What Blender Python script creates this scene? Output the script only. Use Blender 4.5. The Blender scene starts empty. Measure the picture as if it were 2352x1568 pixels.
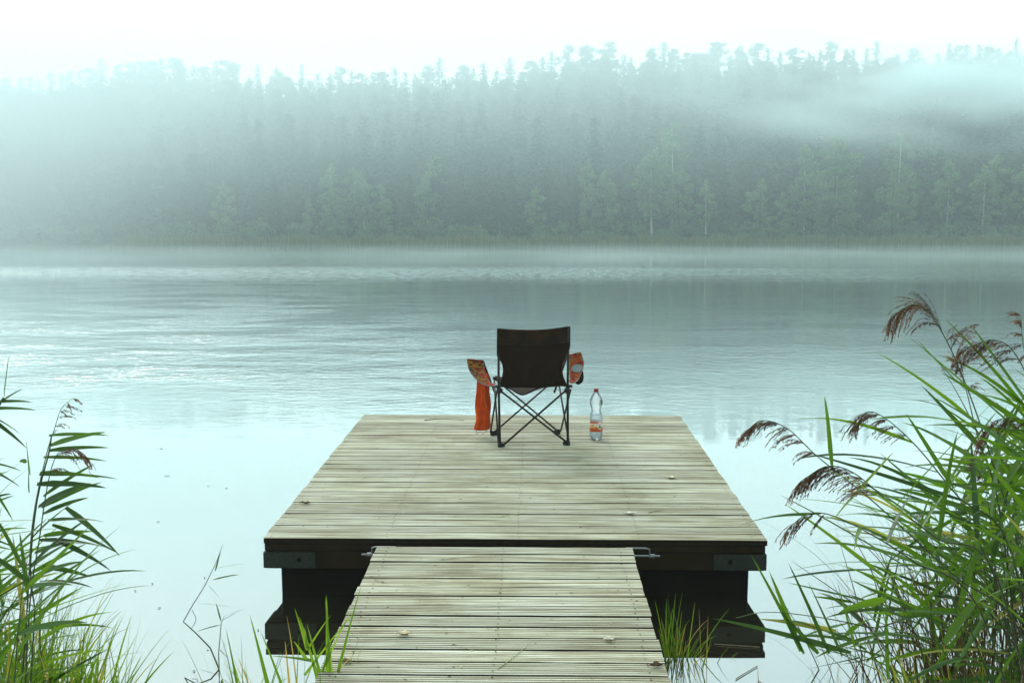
import bpy, bmesh, math, random
import numpy as np
from mathutils import Vector, Matrix, Euler
from math import sin, cos, tan, radians, pi, atan

# ------------------------------------------------------------------ camera, world, sun, exposure
S = bpy.context.scene
COL = S.collection
F_PX, CW, CH = 2613.0, 2352.0, 1568.0
PITCH, YAW, CAM_Z = atan((784 - 545) / F_PX), radians(1.1), 1.7185
cam = bpy.data.objects.new('camera', bpy.data.cameras.new('camera'))
COL.objects.link(cam)
cam.location = (0, 0, CAM_Z)
cam.rotation_euler = (pi / 2 - PITCH, 0, YAW)
cam.data.lens = 36 * F_PX / CW
cam.data.sensor_width = 36
cam.data.clip_start, cam.data.clip_end = 0.05, 3000
S.camera = cam

SUN_AZ, SUN_EL = radians(-24), radians(36)      # azimuth from +Y towards +X
W = bpy.data.worlds.new('World'); S.world = W; W.use_nodes = True
nt = W.node_tree; nt.nodes.clear()
wo = nt.nodes.new('ShaderNodeOutputWorld'); bg = nt.nodes.new('ShaderNodeBackground')
sky = nt.nodes.new('ShaderNodeTexSky'); sky.sky_type = 'NISHITA'; sky.sun_disc = False
sky.sun_elevation = SUN_EL; sky.sun_rotation = SUN_AZ; sky.dust_density = 4.0; sky.air_density = 1.0; sky.ozone_density = 1.0
tc = nt.nodes.new('ShaderNodeTexCoord'); sx = nt.nodes.new('ShaderNodeSeparateXYZ')
nt.links.new(tc.outputs['Generated'], sx.inputs[0])
mr = nt.nodes.new('ShaderNodeMapRange')          # overcast veil: brighter towards the zenith
mr.inputs['From Min'].default_value = 0.0; mr.inputs['From Max'].default_value = 0.8
mr.inputs['To Min'].default_value = 1.0; mr.inputs['To Max'].default_value = 1.75
nt.links.new(sx.outputs['Z'], mr.inputs['Value'])
vs = nt.nodes.new('ShaderNodeVectorMath'); vs.operation = 'SCALE'
vs.inputs[0].default_value = (10.9, 13.35, 13.6)
dt = nt.nodes.new('ShaderNodeVectorMath'); dt.operation = 'DOT_PRODUCT'      # and brighter on the sun's side, dim behind
dt.inputs[1].default_value = (sin(SUN_AZ), cos(SUN_AZ), 0)
nt.links.new(tc.outputs['Generated'], dt.inputs[0])
mr2 = nt.nodes.new('ShaderNodeMapRange'); mr2.inputs['From Min'].default_value = -0.9; mr2.inputs['From Max'].default_value = 0.8
mr2.inputs['To Min'].default_value = 0.28; mr2.inputs['To Max'].default_value = 1.12
nt.links.new(dt.outputs['Value'], mr2.inputs['Value'])
mm = nt.nodes.new('ShaderNodeMath'); mm.operation = 'MULTIPLY'
nt.links.new(mr.outputs[0], mm.inputs[0]); nt.links.new(mr2.outputs[0], mm.inputs[1])
nt.links.new(mm.outputs[0], vs.inputs['Scale'])
mx = nt.nodes.new('ShaderNodeMix'); mx.data_type = 'RGBA'; mx.inputs['Factor'].default_value = 0.88
nt.links.new(sky.outputs[0], mx.inputs['A']); nt.links.new(vs.outputs[0], mx.inputs['B'])
nt.links.new(mx.outputs['Result'], bg.inputs['Color'])
bg.inputs['Strength'].default_value = 0.09
nt.links.new(bg.outputs[0], wo.inputs['Surface'])

sun = bpy.data.objects.new('sun', bpy.data.lights.new('sun', 'SUN')); COL.objects.link(sun)
sun.data.energy = 1.9; sun.data.angle = radians(30); sun.data.color = (1.0, 0.97, 0.9)
sd = Vector((sin(SUN_AZ) * cos(SUN_EL), cos(SUN_AZ) * cos(SUN_EL), sin(SUN_EL)))
sun.rotation_euler = (-sd).to_track_quat('-Z', 'Y').to_euler()
sun.location = sd * 50

S.view_settings.view_transform = 'Standard'; S.view_settings.look = 'None'
S.view_settings.exposure = 0.33; S.view_settings.gamma = 1.0; S.view_settings.use_curve_mapping = False
S.render.engine = 'CYCLES'
cy = S.cycles
cy.use_denoising = True
cy.max_bounces = 9; cy.diffuse_bounces = 2; cy.glossy_bounces = 3; cy.transmission_bounces = 4
cy.transparent_max_bounces = 12; cy.volume_bounces = 5
cy.volume_step_rate = 1.0; cy.volume_max_steps = 64
cy.caustics_reflective = False; cy.caustics_refractive = False
cy.sample_clamp_indirect = 6.0

# ------------------------------------------------------------------ helpers
def ray(px, py):
    a = (px - CW / 2) / F_PX; b = (CH / 2 - py) / F_PX
    v = Vector((a, cos(PITCH) + b * sin(PITCH), -sin(PITCH) + b * cos(PITCH)))
    return Matrix.Rotation(YAW, 3, 'Z') @ v
def at(px, py, Y):
    d = ray(px, py); return Vector((0, 0, CAM_Z)) + d * (Y / d.y)
def on_water(px, py, z=0.0):
    d = ray(px, py); return Vector((0, 0, CAM_Z)) + d * ((z - CAM_Z) / d.z)
TILT, DECK0 = radians(1.55), CAM_Z - 1.575     # deck plane: z = DECK0 + tan(TILT) y
def deck(x, y, h=0.0): return Vector((x, y, DECK0 + tan(TILT) * y + h))
def on_deck(px, py):
    d = ray(px, py); k = (DECK0 - CAM_Z) / (d.z - tan(TILT) * d.y)
    return Vector((0, 0, CAM_Z)) + d * k

def tag(o, label=None, cat=None, group=None, kind=None):
    if label: o['label'] = label
    if cat: o['category'] = cat
    if group: o['group'] = group
    if kind: o['kind'] = kind
    return o
def empty(name, loc, rot=(0, 0, 0)):
    o = bpy.data.objects.new(name, None); COL.objects.link(o)
    o.location = loc; o.rotation_euler = rot; o.empty_display_size = .1
    return o
class MB:
    def __init__(s): s.v = []; s.f = []; s.a = []; s.val = 0.0
    def add(s, vs, fs):
        n = len(s.v); s.v += [tuple(p) for p in vs]; s.f += [tuple(i + n for i in f) for f in fs]
        s.a += [s.val] * len(vs)
    def box(s, x0, x1, y0, y1, z0, z1):
        s.add([(x0,y0,z0),(x1,y0,z0),(x1,y1,z0),(x0,y1,z0),(x0,y0,z1),(x1,y0,z1),(x1,y1,z1),(x0,y1,z1)],
              [(0,3,2,1),(4,5,6,7),(0,1,5,4),(1,2,6,5),(2,3,7,6),(3,0,4,7)])
    def tube(s, pts, r, n=8, cap=True):
        pts = [Vector(p) for p in pts]
        rs = r if isinstance(r, (list, tuple)) else [r] * len(pts)
        vs = []; fs = []
        up = None
        for i, p in enumerate(pts):
            t = (pts[min(i + 1, len(pts) - 1)] - pts[max(i - 1, 0)])
            t = t.normalized() if t.length > 1e-9 else Vector((0, 0, 1))
            if up is None: up = Vector((0, 0, 1)) if abs(t.z) < .9 else Vector((1, 0, 0))
            a = t.cross(up); a = a.normalized() if a.length > 1e-6 else Vector((1, 0, 0)); b = a.cross(t).normalized(); up = b
            for k in range(n):
                w = 2 * pi * k / n
                vs.append(p + (a * cos(w) + b * sin(w)) * rs[i])
        for i in range(len(pts) - 1):
            for k in range(n):
                fs.append((i*n+k, i*n+(k+1)%n, (i+1)*n+(k+1)%n, (i+1)*n+k))
        if cap: fs += [tuple(range(n - 1, -1, -1)), tuple((len(pts)-1)*n + k for k in range(n))]
        s.add(vs, fs)
    def grid(s, P):      # P[i][j]
        m, n = len(P), len(P[0])
        s.add([p for r in P for p in r], [(i*n+j, i*n+j+1, (i+1)*n+j+1, (i+1)*n+j) for i in range(m-1) for j in range(n-1)])
    def lathe(s, prof, n=32, cx=0, cy=0):
        vs = [(cx + r*cos(2*pi*k/n), cy + r*sin(2*pi*k/n), z) for r, z in prof for k in range(n)]
        fs = [(i*n+k, i*n+(k+1)%n, (i+1)*n+(k+1)%n, (i+1)*n+k) for i in range(len(prof)-1) for k in range(n)]
        s.add(vs, fs)
    def build(s, name, mat=None, parent=None, smooth=False):
        me = bpy.data.meshes.new(name); me.from_pydata(s.v, [], s.f)
        at_ = me.attributes.new('var', 'FLOAT', 'POINT'); at_.data.foreach_set('value', s.a)
        if smooth: me.polygons.foreach_set('use_smooth', [True] * len(me.polygons))
        o = bpy.data.objects.new(name, me); COL.objects.link(o)
        if mat: me.materials.append(mat)
        if parent: o.parent = parent
        return o
def modify(o, **kw):
    if 'solid' in kw: m = o.modifiers.new('solid', 'SOLIDIFY'); m.thickness = kw['solid']; m.offset = 0
    if 'sub' in kw: m = o.modifiers.new('sub', 'SUBSURF'); m.levels = m.render_levels = kw['sub']
    if 'bevel' in kw: m = o.modifiers.new('bevel', 'BEVEL'); m.width = kw['bevel']; m.segments = 2
    return o
def catmull(P, n):
    P = [Vector(p) for p in P]; P = [P[0]*2 - P[1]] + P + [P[-1]*2 - P[-2]]
    out = []
    m = len(P) - 3
    for i in range(n + 1):
        u = i / n * m; k = min(int(u), m - 1); t = u - k
        a, b, c, d = P[k:k+4]
        out.append(.5 * ((2*b) + (c-a)*t + (2*a-5*b+4*c-d)*t*t + (3*b-a-3*c+d)*t**3))
    return out

# ------------------------------------------------------------------ materials
def mat(name):
    m = bpy.data.materials.new(name); m.use_nodes = True
    n = m.node_tree; b = n.nodes['Principled BSDF']; return m, n, b
def nd(n, t, **kw):
    x = n.nodes.new(t)
    for k, v in kw.items():
        if k in x.inputs: x.inputs[k].default_value = v
        else: setattr(x, k, v)
    return x
def simple(name, col, rough=.6, metal=0.0, bump=0.0, scale=40, var=.25):
    m, n, b = mat(name)
    b.inputs['Roughness'].default_value = rough; b.inputs['Metallic'].default_value = metal
    b.inputs['Specular IOR Level'].default_value = .08 if rough > .75 else .3
    t = nd(n, 'ShaderNodeTexCoord'); no = nd(n, 'ShaderNodeTexNoise', Scale=scale, Detail=5.0)
    n.links.new(t.outputs['Object'], no.inputs['Vector'])
    r = ramp(n, [(.25, tuple(c*(1-var) for c in col)), (.75, tuple(min(1, c*(1+var)) for c in col))])
    n.links.new(no.outputs['Fac'], r.inputs[0]); n.links.new(r.outputs[0], b.inputs['Base Color'])
    if bump:
        bu = nd(n, 'ShaderNodeBump', Strength=bump, Distance=.01)
        n.links.new(no.outputs['Fac'], bu.inputs['Height']); n.links.new(bu.outputs[0], b.inputs['Normal'])
    return m
def ramp(n, stops):
    r = n.nodes.new('ShaderNodeValToRGB'); e = r.color_ramp.elements
    while len(e) < len(stops): e.new(.5)
    for el, (p, c) in zip(e, stops): el.position = p; el.color = (*c, 1) if len(c) == 3 else c
    return r
def foliage(name, stops, trans=.35, rough=.5, noise=None):
    m, n, b = mat(name)
    a = nd(n, 'ShaderNodeAttribute', attribute_name='var')
    r = ramp(n, stops); n.links.new(a.outputs['Fac'], r.inputs[0])
    n.links.new(r.outputs[0], b.inputs['Base Color'])
    b.inputs['Roughness'].default_value = rough; b.inputs['Specular IOR Level'].default_value = .35
    if trans > 0:
        tr = nd(n, 'ShaderNodeBsdfTranslucent'); ms = nd(n, 'ShaderNodeMixShader'); ms.inputs[0].default_value = trans
        hs = nd(n, 'ShaderNodeHueSaturation', Value=1.7, Saturation=1.1); hs.inputs['Hue'].default_value = .485
        n.links.new(r.outputs[0], hs.inputs['Color']); n.links.new(hs.outputs[0], tr.inputs['Color'])
        n.links.new(b.outputs[0], ms.inputs[1]); n.links.new(tr.outputs[0], ms.inputs[2])
        n.links.new(ms.outputs[0], n.nodes['Material Output'].inputs['Surface'])
    return m

M_leaf = foliage('reed_leaf', [(0, (.028,.070,.012)), (.45, (.065,.155,.018)), (.86, (.125,.235,.03)), (1.0, (.30,.28,.06))], .42, .42)
M_grass = foliage('grass_blade', [(0, (.04,.10,.012)), (.5, (.11,.23,.024)), (.85, (.20,.33,.04)), (.96, (.42,.33,.08))], .4, .5)
M_stem = foliage('reed_stem', [(0, (.05,.04,.015)), (.5, (.06,.085,.025)), (1, (.09,.14,.04))], 0, .5)
M_plume = foliage('reed_plume', [(0, (.07,.042,.026)), (.5, (.18,.095,.052)), (1, (.40,.24,.12))], .25, .8)
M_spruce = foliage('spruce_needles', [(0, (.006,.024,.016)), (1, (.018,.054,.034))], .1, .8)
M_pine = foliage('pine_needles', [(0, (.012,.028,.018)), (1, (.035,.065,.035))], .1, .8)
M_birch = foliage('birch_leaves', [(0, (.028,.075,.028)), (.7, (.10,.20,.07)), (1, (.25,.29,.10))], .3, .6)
M_bark = simple('dark_bark', (.07,.05,.038), .9, scale=3)
M_wbark = simple('birch_bark', (.42,.42,.38), .8, scale=2.5, var=.3)
M_shore = foliage('shore_reeds', [(0, (.06,.085,.025)), (1, (.17,.19,.07))], .2, .8)
M_ground = simple('forest_floor', (.045,.05,.02), .95, bump=.5, scale=1.2, var=.4)

# weathered deck wood
def wood(name):
    m, n, b = mat(name)
    t = nd(n, 'ShaderNodeTexCoord'); at_ = nd(n, 'ShaderNodeAttribute', attribute_name='var')
    sep = nd(n, 'ShaderNodeSeparateXYZ'); n.links.new(t.outputs['Object'], sep.inputs[0])
    ad = nd(n, 'ShaderNodeMath', operation='MULTIPLY_ADD'); ad.inputs[1].default_value = 37.0
    n.links.new(at_.outputs['Fac'], ad.inputs[0]); n.links.new(sep.outputs['X'], ad.inputs[2])
    cb = nd(n, 'ShaderNodeCombineXYZ')
    n.links.new(ad.outputs[0], cb.inputs[0]); n.links.new(sep.outputs['Y'], cb.inputs[1]); n.links.new(sep.outputs['Z'], cb.inputs[2])
    def streak(sx_, sy_, detail, dist=0.0):
        mp = nd(n, 'ShaderNodeMapping'); mp.inputs['Scale'].default_value = (sx_, sy_, sy_)
        n.links.new(cb.outputs[0], mp.inputs[0])
        no = nd(n, 'ShaderNodeTexNoise', Scale=1.0, Detail=detail, Roughness=.65, Distortion=dist)
        n.links.new(mp.outputs[0], no.inputs['Vector']); return no
    grain = streak(2.2, 120, 5.0); mid = streak(.9, 45, 4.0, .25); crack = streak(1.6, 150, 3.0)
    r1 = ramp(n, [(.30, (.145,.12,.085)), (.5, (.41,.395,.315)), (.68, (.67,.67,.60))])
    n.links.new(grain.outputs['Fac'], r1.inputs[0])
    r2 = ramp(n, [(.32, (.55,.49,.36)), (.5, (.92,.92,.87)), (.66, (1.15,1.17,1.18))])
    n.links.new(mid.outputs['Fac'], r2.inputs[0])
    mu = nd(n, 'ShaderNodeMix', data_type='RGBA', blend_type='MULTIPLY'); mu.inputs['Factor'].default_value = 1
    n.links.new(r1.outputs[0], mu.inputs['A']); n.links.new(r2.outputs[0], mu.inputs['B'])
    # algae / dirt patches in broad areas
    pn = nd(n, 'ShaderNodeTexNoise', Scale=1.9, Detail=5.0, Roughness=.7); n.links.new(t.outputs['Object'], pn.inputs['Vector'])
    pr = ramp(n, [(.34, (.66,.62,.48)), (.46, (.86,.85,.75)), (.58, (1,1,.98))]); n.links.new(pn.outputs['Fac'], pr.inputs[0])
    mu2 = nd(n, 'ShaderNodeMix', data_type='RGBA', blend_type='MULTIPLY'); mu2.inputs['Factor'].default_value = .85
    n.links.new(mu.outputs['Result'], mu2.inputs['A']); n.links.new(pr.outputs[0], mu2.inputs['B'])
    # board to board change
    br = nd(n, 'ShaderNodeMapRange'); br.inputs['To Min'].default_value = .84; br.inputs['To Max'].default_value = 1.2
    n.links.new(at_.outputs['Fac'], br.inputs['Value'])
    cr = ramp(n, [(.0, (.3,.27,.2)), (.33, (.5,.45,.35)), (.40, (1,1,1))]); n.links.new(crack.outputs['Fac'], cr.inputs[0])
    mu3 = nd(n, 'ShaderNodeMix', data_type='RGBA', blend_type='MULTIPLY'); mu3.inputs['Factor'].default_value = .8
    n.links.new(mu2.outputs['Result'], mu3.inputs['A']); n.links.new(cr.outputs[0], mu3.inputs['B'])
    sc = nd(n, 'ShaderNodeVectorMath', operation='SCALE'); n.links.new(mu3.outputs['Result'], sc.inputs[0]); n.links.new(br.outputs[0], sc.inputs['Scale'])
    n.links.new(sc.outputs[0], b.inputs['Base Color'])
    b.inputs['Roughness'].default_value = .75; b.inputs['Specular IOR Level'].default_value = .3
    bu = nd(n, 'ShaderNodeBump', Strength=.5, Distance=.002); n.links.new(grain.outputs['Fac'], bu.inputs['Height'])
    n.links.new(bu.outputs[0], b.inputs['Normal'])
    return m
M_wood = wood('weathered_decking')
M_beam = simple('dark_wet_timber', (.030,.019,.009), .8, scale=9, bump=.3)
M_plate = simple('galvanised_plate', (.040,.045,.036), .7, .3, scale=60, bump=.1)
M_zinc = simple('zinc_steel', (.17,.19,.18), .5, .7, scale=60)
M_float = simple('plastic_float', (.008,.0055,.003), .85, scale=8)
M_edge = simple('board_gap_shade_and_screws', (.022,.017,.009), .9, scale=30)  # shade of the board gaps put into the side-face colour; also on screws

# ------------------------------------------------------------------ ground and water
def shore_y(x):
    s = 1 / (1 + math.exp((x + 62) / 4.0))
    return 168 + 1.6 * sin(x * .07) + 1.0 * sin(x * .19 + 1) + 16 * s
SKY = [  # (px, py of the top, kind) of the trees that make the skyline
 (11,180,'p'),(46,176,'s'),(69,174,'s'),(89,182,'s'),(116,163,'s'),(141,168,'s'),(160,161,'p'),(184,161,'s'),(208,155,'p'),
 (232,131,'s'),(269,144,'s'),(294,144,'p'),(322,140,'p'),(346,140,'p'),(370,131,'s'),(398,132,'p'),(417,142,'s'),(444,150,'s'),
 (467,152,'p'),(495,135,'s'),(519,139,'p'),(536,142,'p'),(591,147,'s'),(634,152,'s'),(658,174,'p'),(692,146,'s'),(731,166,'s'),
 (759,168,'s'),(779,153,'p'),(807,161,'s'),(831,168,'p'),(857,165,'s'),(879,163,'p'),(907,152,'s'),(931,163,'s'),(953,168,'s'),
 (984,152,'p'),(1009,129,'s'),(1049,168,'s'),(1062,150,'p'),(1088,155,'s'),(1110,143,'s'),(1140,159,'s'),(1170,131,'s'),
 (1205,163,'s'),(1220,139,'p'),(1247,127,'s'),(1267,113,'s'),(1303,103,'p'),(1348,103,'p'),(1396,98,'p'),(1434,124,'s'),
 (1450,131,'s'),(1475,142,'s'),(1499,107,'p'),(1525,94,'s'),(1547,112,'p'),(1575,122,'p'),(1599,122,'p'),(1623,124,'p'),
 (1647,96,'p'),(1701,105,'p'),(1736,98,'p'),(1764,109,'s'),(1792,118,'s'),(1826,109,'p'),(1859,116,'s'),(1885,114,'s'),
 (1909,94,'p'),(1943,111,'p'),(1960,111,'s'),(1991,111,'s'),(2014,90,'s'),(2062,122,'s'),(2099,109,'p'),(2121,135,'s'),
 (2155,122,'s'),(2181,99,'s'),(2203,105,'p'),(2222,103,'s'),(2250,99,'s'),(2272,105,'p'),(2296,124,'s'),(2319,116,'p'),(2335,85,'s')]
RIDGE = 224.0
_sx = np.array([-60.0] + [at(a, b, RIDGE).x for a, b, c in SKY]); _sx[0] = _sx[1] - 60
_sz = np.array([at(a, b, RIDGE).z for a, b, c in SKY]); _sz = np.concatenate([[_sz[0]], _sz])
kern = np.ones(9) / 9; _szs = np.convolve(np.pad(_sz, 4, mode='edge'), kern, 'valid')
def ridge_top(x): return float(np.interp(x, _sx, _szs))
def sstep(t): t = max(0., min(1., t)); return t * t * (3 - 2 * t)
def ground_z(x, y):
    if y < 60:
        land = .11 + .35 * sstep((-y - 2) / 12) + .02 * sin(x * 3) * sin(y * 2.3)
        return land * (1 - sstep((y + 1.2) / 3.2)) + (-.16 - .06 * max(0, y - 2)) * sstep((y + 1.2) / 3.2) if y < 18 else -1.2
    s = shore_y(x)
    if y < s - 4: return -1.2 if y < s - 20 else -1.2 + 1.1 * (y - s + 20) / 16
    return -.1 + .4 * sstep((y - s + 4) / 6) + (ridge_top(x) - 18.5) * sstep((y - s - 3) / (RIDGE + 4 - s)) + .25 * sin(x * .4) * sin(y * .3)
xs = list(np.linspace(-250, -12, 60)) + list(np.linspace(-11, 11, 45)) + list(np.linspace(12, 250, 60))
ys = list(np.linspace(-34, -5, 10)) + list(np.linspace(-4, 18, 60)) + list(np.linspace(20, 140, 12)) + list(np.linspace(145, 240, 50)) + list(np.linspace(245, 330, 12))
g = MB(); g.grid([[(x, y, ground_z(x, y)) for x in xs] for y in ys])
tag(g.build('ground', M_ground, None, True), kind='structure')

m, n, b = mat('lake_water')
n.nodes.remove(b)
geo = nd(n, 'ShaderNodeNewGeometry'); sep = nd(n, 'ShaderNodeSeparateXYZ'); n.links.new(geo.outputs['Position'], sep.inputs[0])
def math_(op, a, b_=None, clamp=False):
    x = nd(n, 'ShaderNodeMath', operation=op, use_clamp=clamp)
    for i, q in enumerate([a, b_]):
        if q is None: continue
        if isinstance(q, (int, float)): x.inputs[i].default_value = q
        else: n.links.new(q, x.inputs[i])
    return x.outputs[0]
def maprange(v, a, b_, c=0., d=1., sm=True):
    x = nd(n, 'ShaderNodeMapRange'); x.interpolation_type = 'SMOOTHSTEP' if sm else 'LINEAR'
    n.links.new(v, x.inputs['Value'])
    for k, q in zip(('From Min','From Max','To Min','To Max'), (a, b_, c, d)): x.inputs[k].default_value = q
    return x.outputs[0]
def noise(sx_, sy_, detail=2.0, rough=.5, off=(0,0,0), rot=0.0):
    mp = nd(n, 'ShaderNodeMapping'); mp.inputs['Scale'].default_value = (sx_, sy_, 1); mp.inputs['Location'].default_value = off
    mp.inputs['Rotation'].default_value = (0, 0, rot)
    n.links.new(geo.outputs['Position'], mp.inputs[0])
    no = nd(n, 'ShaderNodeTexNoise', Scale=1.0, Detail=detail, Roughness=rough); n.links.new(mp.outputs[0], no.inputs['Vector'])
    return no.outputs['Fac']
X, Y = sep.outputs['X'], sep.outputs['Y']
wob = math_('MULTIPLY', math_('SUBTRACT', noise(.25, .4, 3.0), .5), 3.0)
Yw = math_('ADD', Y, wob)
Yn = math_('ADD', Yw, math_('MULTIPLY', X, .1))
calm_edge = maprange(Yn, 8.4, 15.0)                      # still water near the raft
mid_fade = maprange(Yw, 15, 38, 1.0, .34)
left = maprange(math_('ADD', X, math_('MULTIPLY', Y, .12)), -5.0, 3.5, 1.4, .22)
patch = maprange(noise(.35, .55, 4.0, off=(3,1,0)), .38, .60, .30, 1.0)
band = math_('MULTIPLY', maprange(Yw, 40, 56), maprange(Yw, 60, 72, 1, 0))
band_fine = maprange(noise(3.0, 1.1, 3.0, off=(2,8,0)), .42, .60, .05, 1.0)
bandx = maprange(math_('ADD', X, math_('MULTIPLY', math_('SUBTRACT', noise(.08,.3,3.0,off=(9,0,0)), .5), 40)), 0, 22, 1.0, .3)
amp_mid = math_('MULTIPLY', math_('MULTIPLY', calm_edge, mid_fade), math_('MULTIPLY', left, patch))
amp_band = math_('MULTIPLY', math_('MULTIPLY', math_('MULTIPLY', band, band_fine), bandx), 1.5)
amp = math_('ADD', math_('ADD', amp_mid, amp_band), math_('ADD', math_('MULTIPLY', calm_edge, .10), .004))
h1 = noise(4.6, 7.0, 2.0, .5, rot=.12)
h2 = noise(12, 17, 2.0, .6, off=(4,2,0), rot=-.1)
h3 = noise(1.0, 1.6, 1.0, .5, off=(7,5,0))
hh = math_('ADD', math_('ADD', math_('MULTIPLY', h1, .0150), math_('MULTIPLY', h2, .0060)), math_('MULTIPLY', h3, .006))
hgt = math_('MULTIPLY', hh, amp)
bu = nd(n, 'ShaderNodeBump', Strength=1.0, Distance=1.0); n.links.new(hgt, bu.inputs['Height'])
fr = nd(n, 'ShaderNodeFresnel', IOR=2.4); n.links.new(bu.outputs[0], fr.inputs['Normal'])
gl = nd(n, 'ShaderNodeBsdfGlossy', Roughness=.015); gl.inputs["Color"].default_value = (.945, 1, .995, 1)
n.links.new(bu.outputs[0], gl.inputs['Normal'])
df = nd(n, 'ShaderNodeBsdfDiffuse'); df.inputs['Color'].default_value = (.012, .011, .006, 1)
ms = nd(n, 'ShaderNodeMixShader')
n.links.new(maprange(fr.outputs[0], .22, .5, .30, .94, False), ms.inputs[0])
n.links.new(df.outputs[0], ms.inputs[1]); n.links.new(gl.outputs[0], ms.inputs[2])
n.links.new(ms.outputs[0], n.nodes['Material Output'].inputs['Surface'])
M_water = m
w = MB(); w.grid([[(x, y, 0) for x in np.linspace(-249, 249, 12)] for y in np.linspace(-33, 215, 12)])
tag(w.build('water', M_water), kind='structure')

# ------------------------------------------------------------------ raft and gangway
DR = (TILT, 0, 0)
def boards(mb, x0, x1, y0, y1, nb, rnd, grooves=5, gap=.014, th=.028):
    """grooved boards in local frame, top at z=0, running along x; y measured along the deck"""
    pitch = (y1 - y0) / nb
    for i in range(nb):
        mb.val = rnd.random()
        a = y0 + i * pitch + gap/2 + rnd.uniform(-.0015, .0015); c = y0 + (i+1) * pitch - gap/2 + rnd.uniform(-.0015, .0015)
        zo = rnd.uniform(-.0022, .0012); xa = x0 + rnd.uniform(-.004, .004); xb = x1 + rnd.uniform(-.004, .004)
        w_ = c - a; prof = [(a, -th)]
        prof.append((a, -.0015)); prof.append((a + .0012, -.0))
        gw = w_ / (grooves + .6)
        for k in range(grooves):
            q = a + gw * (k + .8)
            prof += [(q - .0035, 0), (q - .0028, -.004), (q + .0028, -.004), (q + .0035, 0)]
        prof += [(c - .0012, 0), (c, -.0015), (c, -th)]
        nx = 10
        sag = [rnd.uniform(-.0008, .0008) for _ in range(nx+1)]
        P = []
        for j in range(nx + 1):
            x = xa + (xb - xa) * j / nx
            P.append([(x, y, z + zo + (sag[j] if z > -.02 else 0)) for y, z in prof])
        mb.grid(P)
        m_ = len(prof); base = len(mb.v) - m_ * (nx + 1)
        mb.f.append(tuple(base + k for k in range(m_))); mb.f.append(tuple(base + nx * m_ + k for k in range(m_ - 1, -1, -1)))
        mb.f.append((base, base + nx*m_, base + nx*m_ + m_-1, base + m_-1))
rnd = random.Random(5)
RX0, RX1, RY0, RY1 = -1.293, 1.107, 5.305, 8.575
raft = empty('floating_raft', deck(-.093, RY0), DR)
tag(raft, 'square floating wooden raft with grooved weathered decking under the camping chair', 'raft')
hx = (RX1 - RX0) / 2; LY = (RY1 - RY0) / cos(TILT)
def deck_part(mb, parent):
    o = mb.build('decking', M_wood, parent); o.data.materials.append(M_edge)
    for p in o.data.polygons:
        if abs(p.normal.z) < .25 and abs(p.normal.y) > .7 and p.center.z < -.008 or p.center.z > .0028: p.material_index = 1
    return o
def screws(mb, xs_, y0, y1, nb):
    for i in range(nb):
        for x in xs_:
            for f_ in (.25, .75):
                cx_, cy_ = x + rnd.uniform(-.006,.006), y0 + (i + f_)*(y1-y0)/nb + rnd.uniform(-.004,.004)
                mb.add([(cx_ + .0038*cos(a), cy_ + .0038*sin(a), .0030) for a in np.linspace(0, 2*pi, 7)[:-1]], [(0,1,2,3,4,5)])
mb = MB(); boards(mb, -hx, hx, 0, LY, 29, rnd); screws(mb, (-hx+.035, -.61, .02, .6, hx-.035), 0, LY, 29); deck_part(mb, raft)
def beam(x0, x1, y0, y1, z0, z1, parent, m_=M_beam, name='beam', bev=.004):
    mb = MB(); mb.box(x0, x1, y0, y1, z0, z1); o = mb.build(name, m_, parent); modify(o, bevel=bev); return o
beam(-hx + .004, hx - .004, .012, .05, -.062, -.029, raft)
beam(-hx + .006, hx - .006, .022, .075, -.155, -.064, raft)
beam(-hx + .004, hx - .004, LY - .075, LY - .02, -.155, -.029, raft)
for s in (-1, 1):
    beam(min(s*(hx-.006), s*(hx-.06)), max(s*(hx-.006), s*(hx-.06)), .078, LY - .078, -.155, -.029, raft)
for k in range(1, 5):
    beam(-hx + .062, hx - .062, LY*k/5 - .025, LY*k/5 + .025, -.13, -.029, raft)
for s in (-1, 1):
    xa, xb = (-hx + .002, -hx + .245) if s < 0 else (hx - .245, hx - .002)
    p = MB(); p.box(xa, xb, .0145, .0205, -.150, -.073)
    p.box(*(sorted((s*(hx - .002), s*(hx + .004)))), .0145, .23, -.150, -.073)
    pl = p.build('corner_plate', M_plate, raft); modify(pl, bevel=.001)
    cxp = (xa + xb) / 2
    for dx, dz in ((-.02, -.088), (.105, -.088), (-.02, -.138), (.105, -.138)):
        bo = MB(); bo.tube([(cxp + dx*(-s), .0145, dz), (cxp + dx*(-s), .009, dz)], .008, 6); bo.build('bolt', M_plate, pl)
    bo = MB(); bo.tube([(cxp + .045*(-s), .0146, -.110), (cxp + .045*(-s), .0125, -.110)], .0115, 14); bo.build('bolt_hole', simple('dark_hole', (.012,.01,.008), .8), pl)
for s in (-1, 1):   # pontoons
    x_in = sorted((s*.25, s*(hx - .075)))
    for j in range(2):
        y0 = .035 + j * (LY/2 - .02); fl = MB()
        ring = []
        for yy, inset in ((y0, .006), (y0+.01, 0), (y0+LY/2-.2, 0), (y0+LY/2-.17, .03)):
            ring.append([(x_in[0]+inset, yy, -.157), (x_in[1]-inset, yy, -.157), (x_in[1]-inset-.004, yy, -.5), (x_in[0]+inset+.004, yy, -.5)])
        P = [[*r, r[0]] for r in ring]; fl.grid(P); nb_ = len(fl.v)
        fl.f += [(0,1,2,3), (nb_-5, nb_-2, nb_-3, nb_-4)]
        fl.build('pontoon', M_float, raft)

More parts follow.
